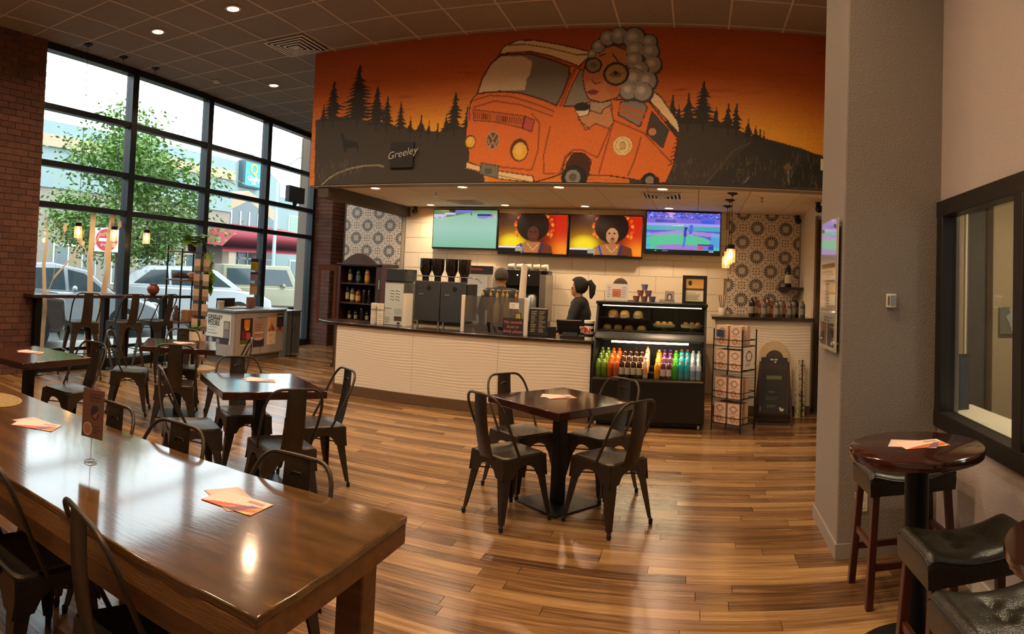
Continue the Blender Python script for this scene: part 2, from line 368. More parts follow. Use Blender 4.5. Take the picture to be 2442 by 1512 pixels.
# ---- patterned tile
def tile_img(fl):
    c = Cv(0, 1, 0, 1, 44, 44, 'ddd2c2'); X = c.X if not fl else 1 - c.X; Y = c.Y
    for cx, cy in ((0, 0), (1, 1)):
        dx, dy = X - cx, Y - cy; r = np.hypot(dx, dy); t = np.arctan2(dy, dx)
        pet = (r > .22) & (r < .48) & (np.abs(np.sin(t * 8)) > .42 + .5 * np.abs(r - .36)); c.put(pet, '3c434b'); c.put((r < .19) & (r > .155), 'a59a8c'); c.put(r < .07, 'b9ad9b'); 
    for k in range(1, 5):
        for q in ((.5 * k / 2.5, 1 - .2 * k), (.16, 1 - .16 - .0 * k), (.84, .16), (.5, .5), (.36, .64), (.64, .36), (.25, .55), (.55, .25), (.45, .78), (.78, .45), (.05, .55), (.55, .05), (.95, .45), (.45, .95), (.02, .78), (.78, .02), (.22, .98), (.98, .22)):
            c.put(np.hypot(X - q[0], Y - q[1]) < .036, '57423a')
    c.put((np.hypot(X, Y - 1) < .05) | (np.hypot(X - 1, Y) < .05), '57423a')
    return c
TM = print_mat('glazed_tile_print', .35)
TT = .22
TILES = []
for fl in (0, 1):
    me = tile_img(fl).mesh('patterned_tile', lambda X, Y: (X * (TT - .003), 0 * X, Y * (TT - .003))); me.materials.append(TM); TILES.append(me)
def tile_panel(parent, x0, x1, z0, z1, y):
    nx, nz = int(round((x1 - x0) / TT)), int(math.ceil((z1 - z0) / TT))
    for i in range(nx):
        for j in range(nz): ob('patterned_tile', TILES[(i + j) % 2], None, parent, (x0 + i * TT, y, z1 - (j + 1) * TT))
def build_back():
    b = bx('wall_back', m_grout, -5.95, 3.3, 10.012, 10.2, 0, HC); tag(b, kind='structure')
    tile_panel(b, -5.95, -4.80, .75, 3.1, 10.003); tile_panel(b, .48, 1.58, .9, 2.752, 10.003)
    me = mesh_of('wall_block', MB().box(.003, .517, 0, .02, .003, .247)); me.materials.append(m_blk)
    z = HB - .01; k = 0
    while z > .75:
        x = -4.77 - (.26 if k % 2 else 0)
        while x < .48:
            a, e = max(x, -4.77), min(x + .52, .48)
            if e - a > .06:
                o = ob('wall_block', me, None, b, (a, 9.998, z - .25)); o.scale.x = (e - a) / .52
            x += .52
        z -= .25; k += 1
    tag(bx('wall_back_left_return', m_darkwall, -5.98, -5.951, 10.0, 13.4, 0, HC), kind='structure')
    r = bx('wall_right_service', m_white, 1.6, 1.75, 8.72, 10.02, 0, HC); tag(r, kind='structure')
    bx('trim_board', m_wood, 1.585, 1.76, 8.58, 8.72, 0, 2.6, r)
    bx('wall_upper', m_white, 1.6, 1.75, 4.6, 8.72, 2.6, HC, r)
    bx('wall_rear', m_white, 1.6, 1.75, 4.6, 7.85, 0, 2.6, r)
    d = tag(link('door_1', None, None), kind='structure')
    bx('door_glass', M('dark_glass', '0b0d10', .1), 1.66, 1.68, 7.9, 8.58, .1, 2.5, d)
    for y0, y1, z0, z1 in ((7.85, 7.92, 0, 2.55), (8.5, 8.58, 0, 2.55), (7.92, 8.5, .0, .12), (7.92, 8.5, 2.47, 2.6)): bx('door_frame', m_frame, 1.63, 1.7, y0, y1, z0, z1, d)
    for k in range(6): bx('glazing_bar', M('chrome', 'b8b8b8', .2, 1), 1.64, 1.66, 7.92, 8.5, .45 + k * .36, .458 + k * .36, d)
    bx('door_kick_plate', M('chrome', 'b8b8b8', .2, 1), 1.645, 1.66, 7.95, 8.48, .13, .42, d)
build_back()
def build_right():
    # gray column and the wall with the internal window
    col = ob('wall_column', MB().box(.885, 1.66, 3.89, 4.63, 0, HC), m_plaster, bev=.012, kind='structure')
    tag(ob('baseboard_column', MB().prism([(.873, 3.878), (1.6, 3.878), (1.6, 3.89), (.885, 3.89), (.885, 4.63), (.873, 4.63)], 0, .09, 'z'), M('baseboard_paint', '958b83', .6)), kind='structure')
    RL, RR = (1.41, 0, 0), PI / 2 - .027     # local x along the wall (into the distance), local -y away to the right room... room side is +y
    w = tag(link('wall_right', None, None, RL, RR), kind='structure')
    def s(name, x0, x1, y0, y1, z0, z1, mat, par, bev=0): return ob(name, MB().box(x0, x1, y0, y1, z0, z1), mat, par, bev=bev)
    ws, we, wb, wt = 1.5, 3.84, .84, 2.10
    s('wall_below', -1.5, 4.2, -.06, 0, 0, wb, m_rwall, w); s('wall_above', -1.5, 4.2, -.06, 0, wt, HC, m_rwall, w)
    s('wall_before', -1.5, ws, -.06, 0, wb, wt, m_rwall, w); s('wall_beyond', we, 4.2, -.06, 0, wb, wt, m_rwall, w)
    tag(s('baseboard_right', -1.5, 3.9, 0, .012, 0, .1, m_white, None), kind='structure'); bpy.data.objects['baseboard_right'].location = RL; bpy.data.objects['baseboard_right'].rotation_euler = (0, 0, RR)
    v = tag(link('window_2', None, None, RL, RR), kind='structure'); mf = M('black_brown_frame', '1d1712', .4, var=.3)
    for a, b, c, d in ((ws - .06, we + .04, wb - .07, wb + .03), (ws - .06, we + .04, wt - .03, wt + .07)): s('frame_rail', a, b, -.065, .035, c, d, mf, v, .004)
    for a in (ws - .03, 2.72, we - .02): s('frame_stile', a - .05, a + .05, -.065, .034, wb, wt, mf, v, .004)
    s('pane', ws, 2.68, -.035, -.03, wb, wt, m_glass, v); s('pane', 2.76, we, -.035, -.03, wb, wt, m_glass, v)
    mp = M('beige_wallpaper', 'b7a283', .8, var=.25, scale=60, stretch=(1, 1, 12), bump=.4, bscale=150, col2='8f7c60')
    n = tag(link('wall_next_room', None, None), kind='structure')
    bx('wall_far', mp, 1.7, 4.5, 5.75, 5.9, 0, 3, n); bx('wall_side', mp, 4.4, 4.5, 1, 5.9, 0, 3, n); bx('wall_nook', mp, 1.67, 2.2, 5.05, 5.6, 0, 3, n)
    bx('wall_pier', M('dark_gray_paint', '4c463f', .7), 2.2, 2.47, 5.2, 5.75, 0, 3, n); bx('wall_picture_side', mp, 2.47, 4.4, 5.08, 5.75, 0, 3, n); bx('next_room_ceiling', m_white, 1.6, 4.5, .5, 5.9, 3, 3.1, n)
    bx('wall_near', mp, 1.7, 4.5, .3, .4, 0, 3, n); bx('next_room_floor', m_wood, 1.55, 4.5, .3, 5.9, -.02, .001, n)
    bx('sill_ledge', m_white, 1.62, 1.95, 1.6, 4.35, .77, .8, n)
    bx('wall_edge_strip', m_white, 2.19, 2.205, 5.03, 5.05, .9, 2.4, n)
build_right()
def build_bulkhead():
    b = ob('wall_front', MB().box(-5.0, 1.7, YB + .006, YB + .2, HB - .01, HC), m_darkwall, kind='structure')
    ob('wall_return', MB().box(-5.0, -4.75, YB + .1, 10.1, HB + .02, HC), m_darkwall, b)
    bx('edge_trim', M('edge_trim_paint', '8b7a66', .6), -5.0, 1.65, YB, YB + .21, HB - .02, HB - .008, b)
    return b
BULK = build_bulkhead()
# closing walls behind the camera
tag(bx('wall_behind', m_rwall, -8.4, 3.4, -1.6, -1.5, 0, HC), kind='structure')
# ================= FURNITURE =================
m_gun = M('gunmetal', '453f38', .38, metal=.8, var=.5, scale=14, col2='5a4836', bump=.08)
m_top = M('mahogany_gloss', '3b1a10', .12, var=.5, scale=4, stretch=(1, 7, 7), coat=.6, col2='1d0c08')
m_blackm = M('black_metal', '121214', .4, metal=.5)
m_hole = M('dark_hole', '060504', .9)
def make_chair(name, zs, zt, label, cat, group, tall=False):
    """stamped-metal bistro chair; front is +y"""
    t = root(name, (0, 0, 0), 0, label, cat, group)
    hw = .175
    def rr(h, rad, n=5, dy=0):
        P = []
        for cx, cy, a0 in ((h - rad, h - rad, 0), (-h + rad, h - rad, 90), (-h + rad, -h + rad, 180), (h - rad, -h + rad, 270)):
            for k in range(n + 1):
                a = math.radians(a0 + 90 * k / n); P.append((cx + rad * math.cos(a), cy + rad * math.sin(a)))
        return P
    mb = MB(); ring = [(rr(hw - .045, .03), zs - .012), (rr(hw - .02, .04), zs - .004), (rr(hw - .006, .045), zs), (rr(hw + .004, .045), zs - .008), (rr(hw + .008, .045), zs - .035)]
    n = len(ring[0][0]); vs = [(x, y, z) for P, z in ring for x, y in P]; fs = [(i * n + j, i * n + (j + 1) % n, (i + 1) * n + (j + 1) % n, (i + 1) * n + j) for i in range(4) for j in range(n)] + [tuple(range(n))]
    mb.add(vs, fs); st = ob('seat', mb, m_gun, t)
    h = MB()
    for dx, dy in ((0, 0), (.035, .03), (-.035, .03), (.035, -.03), (-.035, -.03)): h.lathe([(.0055, 0), (.0055, .0006)], 8, (dx, dy + .01, zs - .0125))
    tag(ob('drain_holes', h, m_hole, st), kind='stuff')
    fw = .215 if not tall else .24
    for sx in (-1, 1):
        for sy in (-1, 1):
            a = Vector((sx * (hw - .012), sy * (hw - .012), zs - .02)); b = Vector((sx * fw, sy * fw, .0)); mb = MB()
            P = []
            for f, w in ((0, .10), (.1, .088), (.25, .066), (.6, .047), (.9, .03), (.905, .018), (1, .015)):
                c = a.lerp(b, f); ox, oy = -sx, -sy
                P.append([(c.x, c.y, c.z), (c.x + ox * w, c.y, c.z), (c.x + ox * w, c.y + oy * .006, c.z), (c.x + ox * .008, c.y + oy * .008, c.z), (c.x + ox * .006, c.y + oy * w, c.z), (c.x, c.y + oy * w, c.z)])
            k = 6; mb.add([p for r in P for p in r], [(i * k + j, i * k + (j + 1) % k, (i + 1) * k + (j + 1) % k, (i + 1) * k + j) for i in range(6) for j in range(k)] + [tuple(range(k)), tuple(range(6 * k, 7 * k))])
            lg = ob('leg', mb, m_gun, t)
            ob('foot_cap', MB().lathe([(.013, 0), (.015, .03), (.01, .035)], 8, (b.x - sx * .008, b.y - sy * .008, 0)), M('rubber', '15130f', .8), lg)
    for ax in (0, 1):
        for s in (-1, 1):   # arched skirt under each seat edge
            P = [(-hw, zs - .012), (hw, zs - .012), (hw + .018, zs - .15)]
            for k in range(9):
                u = 1 - 2 * k / 8; P.append((u * (hw - .075), zs - .15 + .085 * math.sqrt(max(0, 1 - u * u * .98))))
            P.append((-hw - .018, zs - .15))
            d = s * (hw + .006)
            ob('seat_skirt', MB().prism(P, d - .003, d + .003, 'y' if ax == 0 else 'x'), m_gun, t)
    br = MB(); z = zs - .13; q = hw - .0
    ob('cross_brace', MB().tube([(-q, -q, z), (q, q, z)], .005, 6), m_gun, t); ob('cross_brace', MB().tube([(-q, q, z + .011), (q, -q, z + .011)], .005, 6), m_gun, t)
    if tall:
        for zz in (.28, .36):
            e = hw + (fw - hw) * (1 - zz / zs)
            for s in (-e, e): ob('footrest', MB().tube([(-e, s, zz), (e, s, zz)] if zz < .3 else [(s, -e, zz), (s, e, zz)], .008, 6), m_gun, t)
    H = zt - zs; P = []
    for k in range(25):          # back hoop: rises from the seat sides, leans back, rounds over the top
        f = k / 24; a = PI * f; u = math.cos(a)
        sx = hw + .012 if abs(u) > .999 else (hw + .012) * (abs(u) ** .35) * (1 if u > 0 else -1)
        zz = H * min(1, math.sin(a) ** .55 if 0 < f < 1 else 0)
        sxx = (hw + .012 + .028 * (zz / H) * (1 - (zz / H) ** 6)) * (1 if u > 0 else -1) * (abs(u) ** .3)
        P.append((sxx, -.055 - .2 * (zz / H) ** .9, zs - .012 + zz))
    ob('back_hoop', MB().tube(P, .0095, 8), m_gun, t)
    G = []
    for k in range(10):
        f = k / 9; zz = zs - .03 + (H + .02) * f; w = .062 + .012 * (1 - f); y = -hw - .008 - .072 * f ** .9 + .016 * math.sin(PI * f) * -1
        G.append([(-w, y, zz), (-w * .9, y - .004, zz), (w * .9, y - .004, zz), (w, y, zz)])
    G2 = [[(x, y - .004, z) for x, y, z in r] for r in G]
    mb = MB().sheet(G); mb.sheet(G2)
    for a, b in ((0, 0), (3, 3)):
        mb.sheet([[r[a] for r in G], [r[a] for r in G2]])
    sl = ob('back_slat', mb, m_gun, t)
    f = .80; y = -hw - .008 - .072 * f ** .9 - .016 * math.sin(PI * f)
    ob('grip_slot', MB().tube([(-.028, y - .004 + .002, zs + H * f - .012), (-.022, y - .003, zs + H * f), (.022, y - .003, zs + H * f), (.028, y - .002, zs + H * f - .012)], .005, 6), M('slot_edge', '4b463f', .3, .9), sl)
    return t
CH = make_chair('metal_chair', .45, .855, '', 'chair', 'metal bistro chairs')
def face(nx, ny): return math.atan2(ny, nx) - PI / 2     # rz so that local +y points along (nx, ny)
g4 = 'metal bistro chairs'
def normals(rot): return [(math.cos(rot + k * PI / 2), math.sin(rot + k * PI / 2)) for k in range(4)]
spots = []
def at_table(cx, cy, rot, k, d, label, off=0):
    nx, ny = normals(rot)[k]; spots.append((cx + nx * d - ny * off, cy + ny * d + nx * off, face(-nx, -ny), label))
TA, TB_, TC_, TD = (-.94, 4.70, -.614), (-2.97, 3.873, .957), (-4.90, 4.96, .729), (-4.80, 3.03, .13)
at_table(*TA, 3, .47, 'dark metal chair at the centre table, nearest the camera on its left'); at_table(*TA, 0, .49, 'dark metal chair at the centre table, nearest the camera on its right')
at_table(*TA, 2, .42, 'dark metal chair behind the centre table, in front of the white counter'); at_table(*TA, 1, .43, 'dark metal chair behind the centre table, in front of the drinks case')
at_table(*TB_, 1, .42, 'metal chair behind the sunlit table near the counter end, facing the camera'); at_table(*TB_, 2, .5, 'metal chair at the left side of the sunlit table, its seat reflecting the window')
at_table(*TB_, 3, .53, 'metal chair with its back to the camera before the sunlit table'); at_table(*TB_, 0, .45, 'metal chair at the right side of the sunlit table, before the counter end')
at_table(*TC_, 2, .52, 'metal chair seen in side view left of the table by the kiosk'); at_table(*TC_, 3, .6, 'metal chair with its back to the camera at the table by the kiosk')
at_table(*TC_, 1, .42, 'metal chair behind the table by the kiosk, facing the camera'); at_table(*TC_, 0, .5, 'metal chair mostly hidden right of the table by the kiosk')
spots.append((-4.70, 3.42, face(.06, -1), 'metal chair at the table beside the brick pier'))
for x, l in ((-2.64, 'metal chair tucked under the far side of the long table, leftmost of three'), (-2.16, 'metal chair tucked under the far side of the long table, middle of three'), (-1.49, 'metal chair tucked under the far side of the long table, nearest the table end')): spots.append((x, 1.96, face(0, -1), l))
for x, q, l in ((-2.13, .05, 'metal chair on the near side of the long table at the left edge'), (-1.47, .28, 'metal chair on the near side of the long table, closest to the camera')): spots.append((x, 1.42, face(q, 1), l))
for i, (x, y, r, l) in enumerate(spots):
    if i == 0: CH.location = (x, y, 0); CH.rotation_euler = (0, 0, r); CH['label'] = l
    else: again(CH, (x, y, 0), r, l)
BS = make_chair('bar_chair', .76, 1.16, 'tall metal bar chair at the window bar, nearest the brick pier', 'bar chair', 'tall bar chairs at the window', True)
BS.location = (-7.12, 5.30, 0); BS.rotation_euler = (0, 0, face(-1, .35))
again(BS, (-7.02, 5.96, 0), face(-1, .1), 'tall metal bar chair at the window bar, middle of three'); again(BS, (-7.05, 6.60, 0), face(-1, -.15), 'tall metal bar chair at the window bar, beside the wooden shelf rack')

def make_table(loc, label):
    t = root('cafe_table', loc[:2] + (0,), loc[2], label, 'table', 'square cafe tables'); h = .38
    tp = ob('tabletop', MB().box(-h, h, -h, h, .695, .75), m_top, t, bev=.006, seg=3)
    ob('post', MB().box(-.04, .04, -.04, .04, .012, .69), m_blackm, t, bev=.006); ob('top_bracket', MB().box(-.16, .16, -.16, .16, .68, .695), m_blackm, t)
    ob('base_plate', MB().box(-.22, .22, -.22, .22, 0, .012), m_blackm, t, bev=.003); return t
TAB = make_table(TA, 'square dark wood table on a black post in the middle of the floor')
for q, l in ((TB_, 'square dark wood table reflecting the window, near the end of the counter'), (TC_, 'square dark wood table furthest back, in front of the poster kiosk'), (TD, 'square dark wood table beside the brick pier at the left edge')): again(TAB, (q[0], q[1], 0), q[2], l)

def build_long_table():
    mw = M('long_table_varnish', '6e4c26', .14, var=.75, scale=3.2, stretch=(1, 5, 5), coat=.8, col2='2e1c0c', bump=.03, bscale=14)
    me_ = M('long_table_edge', '8a5e2e', .4, var=.6, scale=3, stretch=(1, 9, 9), col2='462a12', bump=.3, bscale=30)
    x0, x1, y0, y1 = -3.78, -.94, 1.26, 2.10
    t = root('long_table', (0, 0, 0), 0, 'long heavy wooden table with glossy dark top in the foreground', 'table')
    r = random.Random(4); n = 40; top = []; P = []
    def edge(ax, ay, bx_, by_, n):
        for k in range(n):
            f = k / n; wob = r.uniform(-.004, .004); P.append((ax + (bx_ - ax) * f + (wob if ax == bx_ else 0), ay + (by_ - ay) * f + (wob if ay == by_ else 0)))
    edge(x0, y0, x1, y0, 34); edge(x1, y0, x1, y1, 10); edge(x1, y1, x0, y1, 34); edge(x0, y1, x0, y0, 10)
    ob('tabletop', MB().prism(P, .735, .76, 'z'), mw, t, bev=.005)
    ob('apron_edge', MB().box(x0 + .004, x1 - .004, y0 + .004, y1 - .004, .665, .735), me_, t, bev=.004)
    for a, b in ((x0 + .1, y0 + .1), (x0 + .1, y1 - .1), (x1 - .12, y0 + .1), (x1 - .12, y1 - .13)): ob('leg', MB().box(a - .05, a + .05, b - .05, b + .05, 0, .665), me_, t, bev=.006)
    for b in (y0 + .08, y1 - .08): ob('side_rail', MB().box(x0 + .15, x1 - .17, b - .02, b + .02, .56, .665), me_, t)
build_long_table()

# papers on the tables
m_paper = print_mat('printed_paper', .5)
def menu_img(seed, warm=True):
    c = Cv(0, .216, 0, .14, 46, 30, 'e8c9b8'); r = random.Random(seed)
    c.poly([(0, 0), (.216, 0), (.216, .09), (.05, .03)], 'c8552f'); c.poly([(.06, 0), (.216, .05), (.216, .09)], 'e08a3a'); c.poly([(.10, .0), (.15, 0), (.2, .08), (.17, .08)], '5a4a66', .8); c.poly([(.15, 0), (.2, 0), (.216, .03)], 'e8c070')
    c.rect(.13, .2, .095, .12, 'a4462e', .7); return c
def sheet_of(c, name): 
    me = c.mesh(name, lambda X, Y: (X - c.x1 / 2, Y - c.y1 / 2, 0 * X)); me.materials.append(m_paper); return me
MENU = sheet_of(menu_img(1), 'menu_card'); LEAF = sheet_of(Cv(0, .216, 0, .14, 6, 5, 'e3c3b2'), 'menu_leaf')
def menus(x, y, z, rz, where, n=2):
    for k in range(n):
        t = ob('menu_card', MENU if (k == n - 1) else LEAF, None, None, (x + .035 * k, y - .02 * k, z + .0012 + .0012 * k), rz + .5 * k - .1, label=('printed orange menu card lying on top, ' if k == n - 1 else 'plain pinkish menu sheet lying underneath, ') + where, cat='menu', group='menu cards on the tables')
        so = t.modifiers.new('solid', 'SOLIDIFY'); so.thickness = .0008
menus(-2.74, 1.79, .76, .2, 'on the left part of the long table'); menus(-1.50, 1.83, .76, -.35, 'near the right end of the long table')
menus(-4.9, 3.10, .75, .4, 'on the table beside the brick pier'); menus(-4.95, 5.06, .75, .9, 'on the table by the kiosk'); menus(-3.05, 3.95, .75, .3, 'on the sunlit table near the counter'); menus(-1.0, 4.79, .75, .2, 'on the centre table'); menus(.99, 2.84, .91, -.3, 'on the round bar table')
def build_long_table_items():
    t = root('table_card_stand', (-2.12, 1.66, .76), .25, 'wire stand holding an upright brown promotional card on the long table', 'card stand')
    w = MB(); w.tube([(.028 * math.cos(a) * (1 - a / 40), .028 * math.sin(a) * (1 - a / 40), .003 + a * .0004) for a in [k * .4 for k in range(40)]], .0012, 5); w.tube([(.017, 0, .005), (0, 0, .012), (0, 0, .1)], .0013, 5); ob('wire_base', w, M('chrome', 'b8b8b8', .2, 1), t)
    c = Cv(0, .11, 0, .2, 40, 72, '6a4534'); c.lines_of_text(.035, .1, .15, .19, 3, '2c1712', seed=5); c.ell(.065, .105, .022, .03, '2a2036'); c.poly([(.05, .09), (.09, .12), (.07, .08)], '8d4a30'); c.ell(.03, .035, .022, .027, '9a6d52'); c.ring(.03, .035, .022, .027, .12, 'd8b89a'); c.lines_of_text(.06, .1, .02, .06, 3, '3a2018', seed=8)
    me = c.mesh('card', lambda X, Y: (X - .055, 0 * X, .1 + Y)); me.materials.append(m_paper); cd = ob('card', me, None, t); so = cd.modifiers.new('solid', 'SOLIDIFY'); so.thickness = .001
    t = root('placemat', (-3.28, 1.80, .761), 0, 'round woven straw placemat at the left end of the long table', 'placemat'); mm = M('woven_straw', 'a8894f', .8, var=.6, scale=50, bump=.6, bscale=120, col2='5c4520')
    for k in range(7): ob('woven_ring', MB().lathe([(.02 + .026 * k, 0), (.02 + .026 * k, .005), (.033 + .026 * k, .007), (.045 + .026 * k, .005), (.045 + .026 * k, 0)], 36), mm, t)
build_long_table_items()

# ---- round bar table and stools on the right
def build_right_furniture():
    t = root('round_bar_table', (1.0, 2.81, 0), 0, 'round dark gloss bar table on a black column by the right wall', 'table')
    ob('tabletop', MB().lathe([(0.0001, .862), (.29, .862), (.303, .868), (.307, .886), (.303, .904), (.295, .91), (.0001, .91)], 56), m_top, t)
    ob('post', MB().lathe([(.055, .02), (.055, .84), (.1, .862)], 24), m_blackm, t); ob('base_disc', MB().lathe([(.26, 0), (.262, .012), (.24, .022), (.07, .04), (.055, .06)], 40), m_blackm, t)
    ml = M('black_leather', '1e1912', .22, var=.3, scale=20, bump=.25, bscale=180, col2='2a2418'); mk = M('stool_wood', '4d2413', .35, var=.4, scale=6, stretch=(6, 6, 1), col2='2c130a')
    def stool(loc, rz, label):
        t = root('bar_stool', loc, rz, label, 'stool', 'leather bar stools'); L, Wd = .235, .165; nx, ny = 28, 20; G = []
        but = [(-.075, -.045), (.075, -.045), (-.075, .05), (.075, .05)]
        for j in range(ny + 1):
            row = []
            for i in range(nx + 1):
                u, v = -1 + 2 * i / nx, -1 + 2 * j / ny; x, y = u * L, v * Wd
                z = .645 + .05 * abs(u) ** 2.2 - .03 * max(abs(u), 0) ** 14 - .022 * abs(v) ** 10
                for bx_, by_ in but: z -= .016 * math.exp(-((x - bx_) ** 2 + (y - by_) ** 2) / .0006)
                z -= .005 * math.exp(-(y - .002) ** 2 / .0004) * (abs(x) < .1)
                row.append((x, y, z))
            G.append(row)
        mb = MB().sheet(G); bd = [G[0], [r[-1] for r in G], G[-1][::-1], [r[0] for r in G][::-1]]
        for e in bd: mb.sheet([e, [(x * 1.015, y * 1.015, z - .03) for x, y, z in e], [(x, y, .555) for x, y, z in e]])
        cu = ob('seat_cushion', mb, ml, t, smooth=60)
        for bx_, by_ in but: ob('tuft_button', MB().lathe([(.011, 0), (.008, .005), (.0001, .007)], 10, (bx_, by_, .632)), ml, cu)
        ob('piping', MB().tube([(x * 1.005, y * 1.005, z - .004) for e in bd for x, y, z in e[:-1]], .004, 6, True), ml, cu)
        for sx in (-1, 1):
            for sy in (-1, 1):
                a = Vector((sx * .2, sy * .135, .56)); b = Vector((sx * .235, sy * .165, 0)); ob('leg', MB().bar(a, b, .038, .038, (0, 1, 0)), mk, t, bev=.004)
        for z, ax in ((.2, 0), (.3, 1)):
            for s in (-1, 1):
                e = .2 + .035 * (1 - z / .56); f = .135 + .03 * (1 - z / .56)
                ob('stretcher', MB().bar((-e, s * f, z), (e, s * f, z), .02, .032) if ax == 0 else MB().bar((s * e, -f, z), (s * e, f, z), .02, .032), mk, t)
        return t
    stool((1.14, 3.42, 0), .03, 'black leather stool behind the round table, against the column'); stool((1.06, 2.36, 0), .02, 'tufted black leather stool in front of the round table')
    stool((.98, 1.80, 0), .02, 'black leather stool cut off at the bottom right corner')
    ob('round_bar_table', MB().lathe([(.0001, .862), (.29, .862), (.303, .868), (.307, .886), (.303, .904), (.0001, .91)], 48), m_top, None, (1.12, 1.52, 0), label='dark wood round table edge cut off at the bottom right corner', cat='table')
    ob('round_bar_table_post', MB().lathe([(.055, .02), (.055, .862)], 20), m_blackm, bpy.data.objects['round_bar_table.001'])
build_right_furniture()

